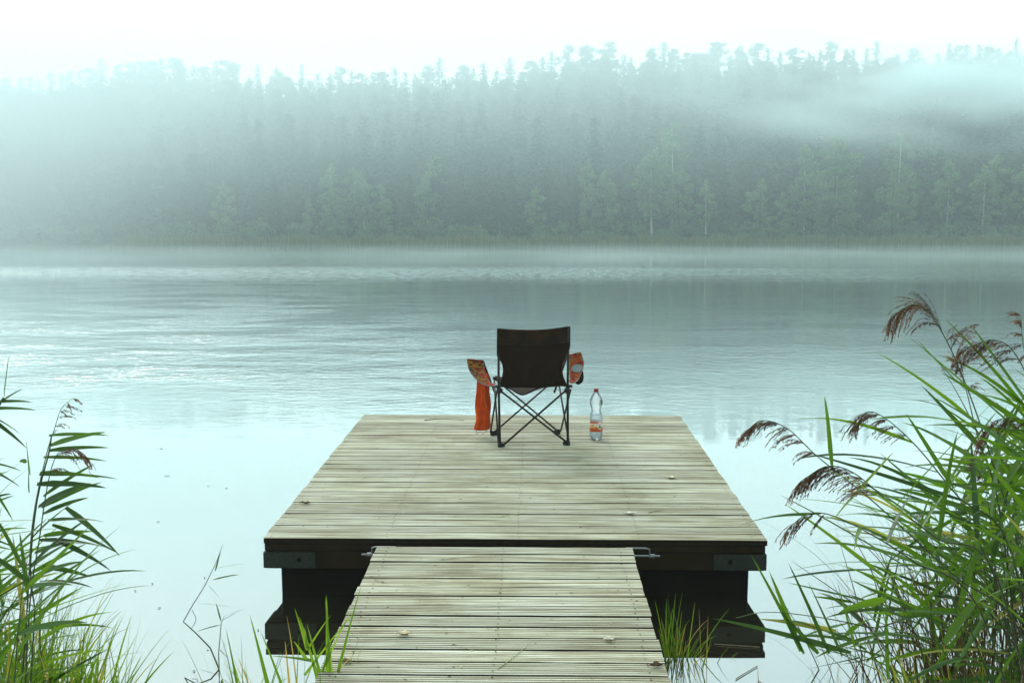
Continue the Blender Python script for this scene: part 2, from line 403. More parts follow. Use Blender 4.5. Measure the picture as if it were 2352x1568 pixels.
gw = empty('gangway', deck(-.1365, 0.3), DR)
tag(gw, 'narrow wooden gangway of grooved boards leading from the shore to the raft', 'gangway')
GL = (5.186 - .3) / cos(TILT); gh = .5925
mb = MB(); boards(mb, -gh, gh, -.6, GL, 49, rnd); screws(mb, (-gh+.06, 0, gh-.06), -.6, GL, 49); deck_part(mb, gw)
for xx in (-gh + .035, -.02, gh - .085):
    beam(xx, xx + .05, -.55, GL - .03, -.15, -.0295, gw)
beam(-gh + .03, gh - .03, GL - .028, GL - .004, -.14, -.0295, gw)
for s in (-1, 1):     # hinge brackets either side of the gangway head
    k = MB(); x0 = s * (gh - .004 if s > 0 else gh - .062)
    k.tube([(x0 - s*.02, GL+.030, -.012), (x0 + s*.075, GL+.030, -.012), (x0 + s*.09, GL+.032, -.018), (x0 + s*.092, GL+.034, -.052)], .0045, 8)
    k.box(*sorted((s*(gh-.004), s*(gh+.002))), GL - .55, GL + .002, -.085, -.031)
    h_ = k.build('hinge_bracket', M_zinc, gw)
    r_ = MB(); r_.tube([(x0 - s*.01, GL+.034, -.050), (x0 + s*.14, GL+.034, -.050)], .005, 8)
    r_.tube([(x0 + s*.092, GL+.034, -.050), (x0 + s*.115, GL+.034, -.050)], .010, 6)
    r_.build('hinge_pin', M_zinc, h_)

# ------------------------------------------------------------------ camping chair (local frame: y forward, z up)
chair = empty('camping_chair', Vector((-.0262, 7.6212, CAM_Z - 1.3688)), (TILT, 0, radians(8.69)))
tag(chair, 'folding camping chair with dark fabric back and orange patterned armrests facing the lake', 'chair')
M_fab = simple('dark_chair_fabric', (.018,.0085,.0035), .9, scale=160, bump=.25, var=.3)
m, n, b = mat('dark_printed_fabric'); t = nd(n, 'ShaderNodeTexCoord')
no = nd(n, 'ShaderNodeTexNoise', Scale=14.0, Detail=3.0); n.links.new(t.outputs['Object'], no.inputs['Vector'])
r = ramp(n, [(.40, (.018,.009,.005)), (.55, (.032,.016,.006)), (.66, (.06,.016,.007))]); n.links.new(no.outputs['Color'], r.inputs[0])
n.links.new(r.outputs[0], b.inputs['Base Color']); b.inputs['Roughness'].default_value = .9; b.inputs['Specular IOR Level'].default_value = .08; M_fab2 = m
M_steel = simple('black_steel', (.018,.013,.010), .45, .2, scale=50)
M_plastic = simple('black_plastic', (.015,.012,.010), .5, scale=50)
m, n, b = mat('orange_camo_fabric'); t = nd(n, 'ShaderNodeTexCoord')
no = nd(n, 'ShaderNodeTexNoise', Scale=8.5, Detail=3.0, Distortion=1.5); n.links.new(t.outputs['Object'], no.inputs['Vector'])
r = ramp(n, [(.30, (.02,.013,.005)), (.37, (.24,.11,.010)), (.42, (.03,.008,.004)), (.48, (.30,.032,.006)), (.53, (.13,.02,.006)), (.58, (.22,.12,.02)), (.64, (.03,.02,.02)), (.74, (.28,.03,.008))])
r.color_ramp.interpolation = 'EASE'
n.links.new(no.outputs['Fac'], r.inputs[0]); n.links.new(r.outputs[0], b.inputs['Base Color']); b.inputs['Roughness'].default_value = .85; b.inputs['Specular IOR Level'].default_value = .1
M_camo = m
RL, RR, FL_, FR = (-.227,-.19,.012), (.227,-.19,.012), (-.231,.19,.012), (.229,.19,.012)
def tube_part(name, pts, r_, parent=chair, m_=M_steel):
    k = MB(); k.tube(pts, r_, 10); return k.build(name, m_, parent, True)
tube_part('rear_leg', [(-.227,-.19,.01), (-.236,-.19,.40), (-.238,-.19,.785)], .0082)
tube_part('rear_leg', [(.227,-.19,.01), (.223,-.19,.40), (.224,-.19,.787)], .0082)
for a, c in (((-.225,-.205,.375), (.222,-.205,.02)), ((.208,-.217,.375), (-.205,-.217,.02))): tube_part('cross_bar', [a, c], .0068)
for a, c in (((-.205,.205,.385), (.225,.205,.02)), ((.205,.193,.385), (-.222,.193,.02))): tube_part('cross_bar', [a, c], .0062)
for s, xb, xf in ((-1, -.241, -.237), (1, .232, .236)):
    tube_part('cross_bar', [(s*.236, -.185, .022), (s*.222, .19, .40)], .0062)
    tube_part('cross_bar', [(s*.246, .185, .022), (s*.246, -.175, .372)], .0062)
tube_part('arm_support', [(-.205,.20,.27), (-.288,.205,.492), (-.293,.20,.512)], .0068)
tube_part('arm_support', [(.200,.20,.29), (.285,.205,.53), (.29,.20,.545)], .0068)
for p in (RL, RR, FL_, FR):
    k = MB(); x, y = p[0], p[1]; s = 1 if x > 0 else -1
    k.lathe([(0,0), (.014,0), (.016,.004), (.016,.016), (.012,.028), (.010,.034), (0,.034)], 14, x, y)
    k.box(min(x, x - s*.032), max(x, x - s*.032), y - .009, y + .009, .004, .026); k.build('foot', M_plastic, chair)
for x, z in ((-.236,.385), (.2225,.378)):
    k = MB(); s = 1 if x > 0 else -1
    k.lathe([(.0085, z-.03), (.014, z-.028), (.014, z+.018), (.0085, z+.02)], 12, x, -.19)
    k.box(min(x, x - s*.022), max(x, x - s*.022), -.226, -.196, z - .022, z + .008)
    k.box(min(x, x + s*.030), max(x, x + s*.030), -.205, -.168, z + .012, z + .026); k.build('bracket', M_plastic, chair)
for s in (-1, 1):
    k = MB(); x = s*.214; k.box(x-.014, x+.014, .178, .214, .385, .41); k.build('bracket', M_plastic, chair)
# backrest
Lz = [(.400,-.226),(.433,-.226),(.47,-.212),(.513,-.205),(.555,-.212),(.585,-.232),(.605,-.247),(.66,-.2485),(.785,-.2475)]
Rz = [(.400,.214),(.424,.206),(.46,.190),(.506,.180),(.545,.186),(.59,.203),(.630,.225),(.66,.234),(.787,.2345)]
P = []
for i in range(33):
    v = i / 32; row = []
    for j in range(29):
        u = j / 28
        zt = .783 + .008*u - .021 * sin(pi*u)**.85 + (.004 if 0 < j < 28 else 0)
        z = .398 + (zt - .398) * v - .012*sin(pi*u)*(1-v)
        z0 = .398 + (.785 - .398) * v
        xl = np.interp(z0, [a for a, _ in Lz], [c for _, c in Lz]); xr = np.interp(z0, [a for a, _ in Rz], [c for _, c in Rz])
        y = -.199 + .045*sin(pi*u)*(1 - .5*v) + .006*sin(9*u + 5*v) + .006*sin(17*u-11*v)*(1-v)**.6 + .008*(1-v)**3*sin(23*u + 4*v)
        row.append((xl + (xr - xl)*u, y, z))
    P.append(row)
k = MB(); k.grid(P[:25]); bk = modify(k.build('backrest', M_fab, chair, True), solid=.004)
k = MB(); k.grid(P[24:]); modify(k.build('backrest_head_panel', M_fab2, chair, True), solid=.0045)
def edge_strip(pts, name='piping', r_=.0028, par=bk, m_=M_plastic):
    k = MB(); k.tube(pts, r_, 6); return k.build(name, m_, par, True)
edge_strip([P[i][0] for i in range(33)]); edge_strip([P[i][28] for i in range(33)]); edge_strip([P[32][j] for j in range(29)])
k = MB(); k.tube([(P[24][j][0], P[24][j][1]-.003, P[24][j][2]) for j in range(29)], .0016, 6); k.build('seam', M_plastic, bk)
# seat
P = []
for i in range(17):
    v = i / 16; row = []
    for j in range(21):
        u = j / 20; x = -.214 + .426*u
        sag = .052 * math.exp(-((u - .31)/.22)**2) + .006
        z = .402 + .012*v - sag * (1 - .25*v) * min(1, 5*u*(1-u)+.0)
        row.append((x, -.192 + .385*v, z))
    P.append(row)
k = MB(); k.grid(P); modify(k.build('seat', M_fab, chair, True), solid=.006)
# armrests: a fabric ribbon from the rear bracket out and up to the front tube
def ribbon(inner, outer, nseg=18, nw=9, sag=.012, hole=None):
    I = catmull(inner, nseg); O = catmull(outer, nseg); P = []
    for i in range(nseg + 1):
        row = []
        for j in range(nw + 1):
            u = j / nw; p = I[i].lerp(O[i], u); p.z -= sag * sin(pi*u) * sin(pi * min(1, i/nseg + .15))
            row.append(p)
        P.append(row)
    return P
def arm(inner, outer, tipw, hole=None):
    P = ribbon(inner, outer); k = MB(); m_, n_ = len(P), len(P[0])
    k.v = [tuple(p) for r in P for p in r]; k.a = [0.0]*len(k.v)
    for i in range(m_-1):
        for j in range(n_-1):
            if hole:
                c_ = (P[i][j] + P[i+1][j+1]) / 2
                if (c_ - hole[0]).length < hole[1]: continue
            k.f.append((i*n_+j, i*n_+j+1, (i+1)*n_+j+1, (i+1)*n_+j))
    o = k.build('armrest', M_camo, chair, True); modify(o, solid=.004)
    M_trim = simple('grey_trim', (.14,.13,.15), .8)
    edge_strip([r[0] for r in P], par=o, m_=M_trim, r_=.0026); edge_strip([r[-1] for r in P], par=o, m_=M_trim, r_=.003)
    edge_strip(P[-1], 'front_sleeve', .0065, o, M_camo)
    return o, P
arm([(-.237,-.178,.412), (-.268,-.05,.404), (-.292,.06,.425), (-.298,.14,.46), (-.293,.20,.518)],
    [(-.262,-.165,.400), (-.320,-.03,.392), (-.372,.05,.430), (-.402,.13,.475), (-.406,.20,.531)], .1)
oR, PR = arm([(.234,-.175,.424), (.262,-.05,.425), (.280,.06,.452), (.288,.14,.50), (.298,.20,.548)],
    [(.268,-.165,.414), (.322,-.03,.410), (.362,.05,.452), (.392,.13,.505), (.386,.20,.566)], .1, hole=None)
# cup holder: rimmed ring with a hanging pouch set on the right armrest
cc = (PR[11][5] + Vector((.004, 0, .006))); tdir = (PR[13][5] - PR[9][5]).normalized(); xd = (PR[11][8] - PR[11][1]).normalized(); nrm = xd.cross(tdir).normalized()
ringp = [cc + (xd*cos(a)*.037 + tdir*sin(a)*.040) for a in np.linspace(0, 2*pi, 33)]
k = MB(); k.tube(ringp, .0045, 8, False); k.build('cup_ring', simple('ring_trim', (.12,.12,.14), .7), oR, True)
k = MB(); PP = []
for lv, (rr, dz) in enumerate([(.036, .0), (.037,-.03), (.036,-.06), (.032,-.085), (.02,-.098), (.001,-.102)]):
    PP.append([Vector((cc.x + .012*min(1, lv/2), cc.y + .01*min(1, lv/2), cc.z)) + (xd*cos(a)*rr + tdir*sin(a)*rr) + Vector((0,0,dz)) for a in np.linspace(0, 2*pi, 25)])
k.grid(PP[1:]); k.build('cup_pouch', M_fab, oR, True)
k = MB(); disc = [cc + nrm*.0035*(1 if nrm.z > 0 else -1) + (xd*cos(a)*.034 + tdir*sin(a)*.037) for a in np.linspace(0, 2*pi, 28)[:-1]]
k.add(disc, [tuple(range(len(disc)))]); k.build('cup_mesh', simple('cup_mesh_grey', (.11,.14,.13), .6), oR)

# orange carry bag hanging from the left arm
M_bag = simple('orange_cloth', (.62,.075,.008), .85, scale=22, bump=.5, var=.22)
Mc = Matrix.Translation(chair.location) @ Euler(chair.rotation_euler).to_matrix().to_4x4()
bag = empty('carry_bag', Mc @ Vector((-.30,.165,.045)), (TILT, 0, radians(8.69)))
tag(bag, 'crumpled orange cloth carry bag hanging from the left armrest of the chair', 'bag')
lev = [(.395,-.290,.012,.012), (.385,-.290,.022,.02), (.365,-.298,.034,.022), (.33,-.300,.040,.024), (.27,-.304,.044,.026), (.20,-.306,.048,.026),
       (.165,-.305,.049,.025), (.13,-.303,.047,.026), (.08,-.301,.046,.028), (.04,-.302,.049,.028), (.012,-.306,.050,.026), (.0,-.312,.042,.02), (-.003,-.312,.01,.006)]
P = []; bx_ = -.30
for i, (z, xc, rx, ry) in enumerate(lev):
    row = []
    for j in range(41):
        a = 2*pi*j/40
        f_ = 1 + .17*sin(5*a + z*9) + .12*sin(7*a - z*26) + .06*sin(14*a + 31*z)*(.3 + z*2)
        row.append((xc - bx_ + rx*f_*cos(a), ry*f_*sin(a), z + .006*sin(4*a)*(i < 11)))
    P.append(row)
k = MB(); k.grid(P); modify(k.build('bag_body', M_bag, bag, True), sub=1)
k = MB(); k.tube(catmull([(.0,-.028,.36), (.008,-.032,.28), (.004,-.031,.22), (.030,-.030,.13), (.046,-.018,.07)], 20), .0018, 6); k.build('seam', simple('seam_thread', (.8,.16,.04), .8), bag)
k = MB(); k.tube(catmull([(-.045,0,.002), (-.05,-.01,-.022), (-.02,-.015,-.012), (-.005,-.01,-.024), (.015,-.01,-.012), (.03,0,.003)], 24), .0017, 6); k.build('drawstring', M_plastic, bag)
k = MB(); k.tube(catmull([(.0,0,.38), (-.004,.01,.41), (.004,.035,.425), (.018,.042,.40), (.012,.02,.375)], 16), .007, 8); k.build('hanging_loop', M_bag, bag, True)

# bottle
p0 = on_deck(1369, 1008)
bot = empty('water_bottle', p0, (TILT, 0, radians(-12)))
tag(bot, 'clear plastic water bottle with red cap and orange label beside the chair', 'bottle')
m, n, b = mat('clear_plastic'); n.nodes.remove(b)
tr = nd(n, 'ShaderNodeBsdfTransparent'); tr.inputs['Color'].default_value = (.93,.97,.98,1)
gl = nd(n, 'ShaderNodeBsdfGlossy', Roughness=.06); tl = nd(n, 'ShaderNodeBsdfTranslucent'); tl.inputs['Color'].default_value = (.85,.92,.95,1)
fr = nd(n, 'ShaderNodeFresnel', IOR=1.35); m1 = nd(n, 'ShaderNodeMixShader'); m2 = nd(n, 'ShaderNodeMixShader'); m1.inputs[0].default_value = .38
t = nd(n, 'ShaderNodeTexCoord'); no = nd(n, 'ShaderNodeTexNoise', Scale=55.0, Detail=3.0); n.links.new(t.outputs['Object'], no.inputs['Vector'])
bu = nd(n, 'ShaderNodeBump', Strength=.6, Distance=.004); n.links.new(no.outputs['Fac'], bu.inputs['Height'])
n.links.new(bu.outputs[0], gl.inputs['Normal']); n.links.new(bu.outputs[0], fr.inputs['Normal'])
n.links.new(tr.outputs[0], m1.inputs[1]); n.links.new(tl.outputs[0], m1.inputs[2])
n.links.new(fr.outputs[0], m2.inputs[0]); n.links.new(m1.outputs[0], m2.inputs[1]); n.links.new(gl.outputs[0], m2.inputs[2])
n.links.new(m2.outputs[0], n.nodes['Material Output'].inputs['Surface']); M_pet = m
K = .0002994
prof = [(1390,20),(1395,70),(1395,100),(1370,126),(1320,143),(1260,147),(1205,147),(960,144),(850,141),(800,132),(770,112),(740,104),(700,105),(660,116),(620,129),
        (580,140),(540,145),(500,141),(450,125),(400,101),(350,72),(320,50),(305,42),(290,41)]
prof = [(r_*K, (1395 - y_)*K) for y_, r_ in prof]
k = MB(); k.lathe(prof, 40)
pts = k.v
for i, (x_, y_, z_) in enumerate(pts):      # petal foot and embossed lattice at the waist
    a = math.atan2(y_, x_); q = 1
    if z_ < .012: q = 1 - .10*abs(sin(2.5*a)); z_ += .008*max(0, -cos(5*a))*(1 if z_ < .004 else 0)
    if .19 < z_ < .235: q = 1 + .02*sin(10*a + z_*400)
    pts[i] = (x_*q, y_*q, z_)
k.build('bottle_body', M_pet, bot, True)
k = MB(); k.lathe([(.0,.326), (.013,.326), (.0148,.328), (.0152,.345), (.0138,.348), (0,.348)], 28); cap = k.build('cap', simple('red_cap', (.30,.02,.012), .4, scale=20), bot)
k = MB(); k.lathe([(.0162,.3262), (.0165,.3285), (.0155,.3305)], 28); k.build('cap_ring', simple('red_ring', (.28,.02,.012), .4), cap)
m, n, b = mat('bottle_water'); n.nodes.remove(b)
tr = nd(n, 'ShaderNodeBsdfTransparent'); tr.inputs['Color'].default_value = (.92,.97,.99,1); tl = nd(n, 'ShaderNodeBsdfTranslucent'); tl.inputs['Color'].default_value = (.9,.95,.97,1)
m1 = nd(n, 'ShaderNodeMixShader'); m1.inputs[0].default_value = .4; n.links.new(tr.outputs[0], m1.inputs[1]); n.links.new(tl.outputs[0], m1.inputs[2])
n.links.new(m1.outputs[0], n.nodes['Material Output'].inputs['Surface']); M_in = m
k = MB(); k.lathe([(0,.004)] + [(r_ - .0015, z_ + .001) for r_, z_ in prof[3:9]] + [(.0415,.168), (0,.168)], 32); k.build('contents', M_in, bot, True)
m, n, b = mat('orange_label'); t = nd(n, 'ShaderNodeTexCoord'); s_ = nd(n, 'ShaderNodeSeparateXYZ'); n.links.new(t.outputs['Object'], s_.inputs[0])
wv = nd(n, 'ShaderNodeTexNoise', Scale=22.0, Detail=1.0); n.links.new(t.outputs['Object'], wv.inputs['Vector'])
ma = nd(n, 'ShaderNodeMath', operation='MULTIPLY_ADD'); ma.inputs[1].default_value = .022; n.links.new(wv.outputs['Fac'], ma.inputs[0]); n.links.new(s_.outputs['Z'], ma.inputs[2])
mr_ = nd(n, 'ShaderNodeMapRange'); mr_.inputs['From Min'].default_value = .068; mr_.inputs['From Max'].default_value = .140; n.links.new(ma.outputs[0], mr_.inputs['Value'])
r = ramp(n, [(0, (.55,.05,.01)), (.30, (.62,.10,.015)), (.42, (.80,.33,.06)), (.62, (.85,.66,.42)), (.78, (.85,.80,.72)), (.80, (.62,.08,.015)), (.96, (.70,.10,.02)), (1, (.9,.85,.8))])
n.links.new(mr_.outputs[0], r.inputs[0]); n.links.new(r.outputs[0], b.inputs['Base Color']); b.inputs['Roughness'].default_value = .4
k = MB(); k.lathe([(.0447,.058), (.0449,.060), (.0446,.128), (.0444,.130)], 40); lab = k.build('label', m, bot, True)
def patch_on(rad, a0, a1, zs, name, m_, par, shape=None):    # curved patch with an oval outline
    k = MB(); P = []
    for i in range(9):
        v = i/8; row = []
        for j in range(9):
            u = j/8*2 - 1; vv = v*2 - 1; wd = math.sqrt(max(0, 1 - vv*vv)) if shape is None else shape(vv)
            a = (a0+a1)/2 + (a1-a0)/2*u*wd; z = zs[0] + (zs[1]-zs[0])*v
            rr = rad(z) if callable(rad) else rad
            row.append((rr*cos(a), rr*sin(a), z))
        P.append(row)
    k.grid(P); return k.build(name, m_, par, True)
ca = radians(-90 + 12)          # angle that faces the camera
patch_on(.0454, ca + .12, ca + 1.05, (.072, .127), 'label_crest', simple('label_white', (.80,.82,.76), .5), lab)
patch_on(.0458, ca + .40, ca + .66, (.084, .101), 'label_leaf', simple('label_green', (.03,.10,.05), .5), lab)
patch_on(.0457, ca + .22, ca + .48, (.081, .088), 'label_leaf', simple('label_green_b', (.12,.22,.10), .5), lab)
patch_on(.0457, ca + .60, ca + .98, (.082, .091), 'label_ribbon', simple('label_red', (.35,.03,.02), .5), lab)
for z_, wd in ((.1125,.24), (.1055,.30)):
    patch_on(.0459, ca+.56-wd, ca+.56+wd*.9, (z_, z_+.0028), 'label_line', simple('label_grey', (.30,.38,.40), .5), lab, lambda v: 1)
for z_, wd in ((.104,.20), (.096,.24)):
    patch_on(.0455, ca-.62-wd, ca-.62+wd, (z_, z_+.003), 'label_line', simple('label_dkorange', (.55,.20,.05), .5), lab, lambda v: 1)
prz = [z_ for _, z_ in prof]; prr = [r_ for r_, _ in prof]
rad = lambda z: float(np.interp(z, prz, prr)) + .0008
em = patch_on(rad, ca + .85, ca + 1.55, (.236, .278), 'shoulder_emblem', simple('emblem_brown', (.04,.035,.012), .6), bot)
patch_on(rad, ca + .42, ca + .80, (.238, .262), 'shoulder_emblem', simple('emblem_green', (.10,.13,.04), .6), bot, lambda v: .5 + .4*sin(5*v))
patch_on(rad, ca + .58, ca + .76, (.262, .276), 'shoulder_emblem', simple('emblem_dark', (.03,.04,.02), .6), bot)
for i in range(7):
    a = ca + .15 + rnd.random()*.8; z_ = .012 + rnd.random()*.042
    patch_on(rad, a, a + .09, (z_, z_+.004), 'printed_speck', simple('speck', (.03,.05,.05), .6), bot)

# ------------------------------------------------------------------ fallen leaves and twigs on the deck
def dead_leaf(name, px, py, L, Wd, ang, cols, curl, label, twig=True):
    p = on_deck(px, py); o = empty(name, p + Vector((0,0,.002)), (TILT, 0, ang))
    tag(o, label, 'leaf', 'fallen leaves on the boards')
    P = []
    r_ = random.Random(int(px))
    ph = r_.random()*6
    for i in range(11):
        v = i/10; w_ = Wd*sin(pi*v**.85)**.8*(1 + .12*sin(v*13 + ph)); row = []
        for j in range(7):
            u = j/3 - 1
            row.append((v*L - L/2, u*w_/2, .002 + curl*(abs(u)**1.6)*w_*.8 + curl*.25*L*(2*v-1)**2 + .002*sin(7*u + 9*v + ph)))
        P.append(row)
    k = MB(); k.grid(P); bl = k.build('blade', simple(name + '_colour', cols, .8, scale=60, var=.35), o, True); modify(bl, solid=.0006)
    if twig:
        k = MB(); k.tube([(-L/2, 0, .004), (-L*.72, .006, .007), (-L*.85, .012, .006)], .0009, 5); k.build('stalk', simple(name + '_stalk', tuple(c*.7 for c in cols), .8), o)
    return o
dead_leaf('fallen_leaf', 929, 1459, .055, .030, .1, (.60,.50,.33), .45, 'curled tan leaf on the gangway boards, left of the middle')
dead_leaf('fallen_leaf', 796, 1521, .045, .022, -.15, (.13,.10,.045), .35, 'dark olive leaf lying near the left edge of the gangway')
dead_leaf('fallen_leaf', 1398, 1472, .040, .026, 3.0, (.56,.53,.42), .5, 'small pale grey crumpled leaf on the right half of the gangway')
dead_leaf('fallen_leaf', 1508, 1530, .048, .028, .15, (.085,.055,.03), .4, 'dark brown leaf at the right edge of the gangway')
dead_leaf('fallen_leaf', 1543, 1099, .060, .034, .05, (.62,.55,.38), .35, 'pale yellow leaf lying far right on the raft boards')
dead_leaf('fallen_leaf', 1448, 1181, .062, .026, .1, (.62,.60,.48), .35, 'whitish crumpled leaf on the raft boards, in front of the bottle')
dead_leaf('fallen_leaf', 703, 1157, .055, .024, .05, (.09,.08,.03), .45, 'dark green rolled leaf at the left side of the raft')
dead_leaf('fallen_leaf', 1364, 1011, .030, .014, .2, (.35,.24,.05), .3, 'tiny yellow brown leaf tucked in front of the bottle foot', False)
def sliver(pxs, label, cat='stalk', col=(.42,.38,.24), r_=.0018):
    pts = [on_deck(*q) + Vector((0,0,r_*1.3)) for q in pxs]; k = MB(); o0 = pts[0].copy()
    k.tube([p - o0 for p in catmull(pts, 10)], [r_*(1 - .6*i/10) for i in range(11)], 5)
    o = k.build('dry_stalk', simple('dry_stalk', col, .8)); o.location = o0; tag(o, label, cat, 'dry stalks on the boards')
sliver([(1143,1536), (1175,1513), (1217,1478)], 'long dry grass stalk lying diagonally on the gangway', col=(.30,.32,.16))
sliver([(862,1333), (880,1336), (893,1341)], 'short pale straw sticking over the left edge of the gangway')
sliver([(1145,1187), (1170,1183), (1205,1179)], 'thin dry straw on the raft boards, left of middle', col=(.5,.5,.25))
sliver([(1720,1239), (1733,1226), (1746,1220)], 'green grass blade at the near right corner of the raft', col=(.25,.35,.15), r_=.0012)
sliver([(1012,1286), (1045,1282), (1092,1279)], 'pale straw lying at the head of the gangway', col=(.5,.5,.4))
sliver([(975,966), (1010,963), (1066,966)], 'dark split sliver of wood near the far edge of the raft', 'splinter', (.13,.09,.04), .003)
sliver([(1490,1178), (1505,1174), (1520,1173)], 'brown stalk bit behind the whitish leaf on the raft', col=(.2,.14,.07))
gr = random.Random(9); k = MB()
for i in range(260):
    if gr.random() < .6: p = deck(gr.uniform(-1.25, 1.08), gr.uniform(5.35, 8.5))
    else: p = deck(gr.uniform(-.70, .42), gr.uniform(3.3, 5.1))
    a = gr.random()*6.3; s = gr.uniform(.0015, .0045); l = s*gr.uniform(1, 3.5); z = Vector((0,0,.0012)); d = Vector((cos(a), sin(a)*1, 0)); e = Vector((-sin(a), cos(a), 0))
    k.val = gr.random()
    k.add([p+z-d*l, p+z+e*s*.6, p+z+d*l, p+z-e*s*.6, p+z*3], [(0,1,4), (1,2,4), (2,3,4), (3,0,4)])
tag(k.build('litter', foliage('litter', [(0,(.04,.03,.015)), (.6,(.14,.11,.06)), (1,(.5,.46,.3))], 0, .8)), 'tiny crumbs of bark and seeds scattered over the boards', 'litter', kind='stuff')

# ------------------------------------------------------------------ trees
def np_mesh(name, V, Fq, A, material):
    me = bpy.data.meshes.new(name); V = np.asarray(V, np.float32); nq = len(Fq)
    me.vertices.add(len(V)); me.vertices.foreach_set('co', V.ravel())
    me.loops.add(nq*4); me.loops.foreach_set('vertex_index', np.asarray(Fq, np.int32).ravel())
    me.polygons.add(nq); me.polygons.foreach_set('loop_start', np.arange(0, nq*4, 4, dtype=np.int32)); me.polygons.foreach_set('loop_total', np.full(nq, 4, np.int32))
    me.update(calc_edges=True)
    a = me.attributes.new('var', 'FLOAT', 'POINT'); a.data.foreach_set('value', np.asarray(A, np.float32))
    me.materials.append(material); return me
def quads(C, D, U, ln, wd, var):
    """one diamond-ish quad per row: centre C, long axis D, side U"""
    V = np.stack([C - D*ln, C + U*wd, C + D*ln, C - U*wd], 1).reshape(-1, 3)
    return V, np.arange(len(V)).reshape(-1, 4), np.repeat(var, 4)
def unit(a): return a / (np.linalg.norm(a, axis=1, keepdims=True) + 1e-9)
def crown_spruce(seed, H, R, dens=1.0):
    g = np.random.default_rng(seed); C = []; D = []; Ln = []; Wd = []; Va = []
    z = H * .06
    while z < H * .985:
        t = z / H; r = R * (1 - t)**.88 * g.uniform(.72, 1.12) + .18; nb = max(4, int(8*dens*(1 - .4*t)))
        for a in g.uniform(0, 2*pi) + np.arange(nb) * 2*pi/nb + g.normal(0, .25, nb):
            rr = r * g.uniform(.55, 1.1); m = max(2, int(rr / .26 * dens)); s = np.linspace(.18, 1, m)
            ca_, sa_ = cos(a), sin(a)
            for q in s:
                sp = .14 + .16*rr*q*.4
                C.append((ca_*rr*q + g.normal(0, sp), sa_*rr*q + g.normal(0, sp), z + rr*(.10 - .42*q*q)*.8 + g.normal(0,.08)))
                D.append((ca_ + g.normal(0,.5), sa_ + g.normal(0,.5), -.35 + g.normal(0,.35)))
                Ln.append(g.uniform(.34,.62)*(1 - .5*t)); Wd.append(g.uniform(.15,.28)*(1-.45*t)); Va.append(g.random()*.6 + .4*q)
        z += (.34 + .12*(1 - t)) * g.uniform(.8, 1.25) / dens
    C = np.array(C); D = unit(np.array(D)); U = unit(np.cross(D, g.normal(0,1,C.shape)))
    top = np.array([[0,0,H*.99]]); C = np.vstack([C, top]); D = np.vstack([D, [[0,0,1.]]]); U = np.vstack([U, [[1.,0,0]]])
    return quads(C, D, U, np.array(Ln + [.5])[:,None], np.array(Wd + [.07])[:,None], np.array(Va + [.5]))
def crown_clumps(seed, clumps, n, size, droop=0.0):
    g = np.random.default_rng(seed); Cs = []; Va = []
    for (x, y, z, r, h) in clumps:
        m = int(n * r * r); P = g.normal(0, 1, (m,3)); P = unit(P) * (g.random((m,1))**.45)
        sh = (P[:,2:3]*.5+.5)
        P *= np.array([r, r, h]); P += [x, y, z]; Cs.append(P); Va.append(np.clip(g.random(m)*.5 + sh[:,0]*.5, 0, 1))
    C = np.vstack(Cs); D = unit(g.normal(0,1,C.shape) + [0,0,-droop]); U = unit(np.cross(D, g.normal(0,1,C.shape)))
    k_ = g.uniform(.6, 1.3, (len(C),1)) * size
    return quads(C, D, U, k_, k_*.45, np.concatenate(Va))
def crown_pine(seed, H, R):
    g = np.random.default_rng(seed); cl = []
    for i in range(int(g.integers(24, 34))):
        t = g.uniform(.0, 1); z = H*(.56 + .42*t); rr = R*(1 - .62*t**1.6)*g.uniform(.25, 1); a = g.uniform(0, 2*pi)
        cl.append((cos(a)*rr, sin(a)*rr, z, g.uniform(.55, 1.05)*(1.15 - .4*t), g.uniform(.3,.7)))
    cl.append((0, 0, H*.975, .6, .5))
    for i in range(9): cl.append((g.normal(0,.35), g.normal(0,.35), H*(.56 + .42*i/9), .75, .75))
    for i in range(3):
        a = g.uniform(0, 2*pi); cl.append((cos(a)*R*.7, sin(a)*R*.7, H*g.uniform(.42,.56), .4, .2))
    return crown_clumps(seed+1, cl, 110, .26)
def crown_birch(seed, H, R, low=.3):
    g = np.random.default_rng(seed); cl = []
    for i in range(34):
        t = i/33; z = H*(low + (.99 - low)*t); prof_ = (sin(pi*min(1, (t*.88 + .12)))**.75)
        rr = R*prof_*g.uniform(.15, .85); a = g.uniform(0, 2*pi)
        cl.append((cos(a)*rr, sin(a)*rr, z, g.uniform(.5, .95)*(.6 + .5*prof_)*R/2.4, g.uniform(.5,.95)))
    return crown_clumps(seed+1, cl, 190, .19, .8)
def limbs(seed, H, r0, kind, R):
    g = random.Random(seed); k = MB()
    lean = g.uniform(-.35, .35) * (1.6 if kind == 'b' else .4)
    P = [(lean*(t**1.5) + .08*sin(3*t+seed), .05*sin(4*t), H*t*.97) for t in (0,.15,.3,.45,.6,.75,.9,1)]
    k.tube(P, [r0*(1-.9*t)+.015 for t in (0,.15,.3,.45,.6,.75,.9,1)], 7)
    for i in range(9 if kind != 's' else 4):
        t = g.uniform(.35, .92); a = g.uniform(0, 6.28); L = R*g.uniform(.4,.8)*(1.25 - t); z = H*t*.97; x = lean*t**1.5; up = .9 if kind == 'b' else .3
        k.tube([(x,0,z), (x+cos(a)*L*.5, sin(a)*L*.5, z+L*.3*up), (x+cos(a)*L, sin(a)*L, z+L*.7*up)], [r0*.25, r0*.16, .012], 4)
    me = bpy.data.meshes.new('trunk'); me.from_pydata(k.v, [], k.f); me.materials.append(M_wbark if kind == 'b' else M_bark)
    return me
PROTO = {'s': [], 'p': [], 'b': []}
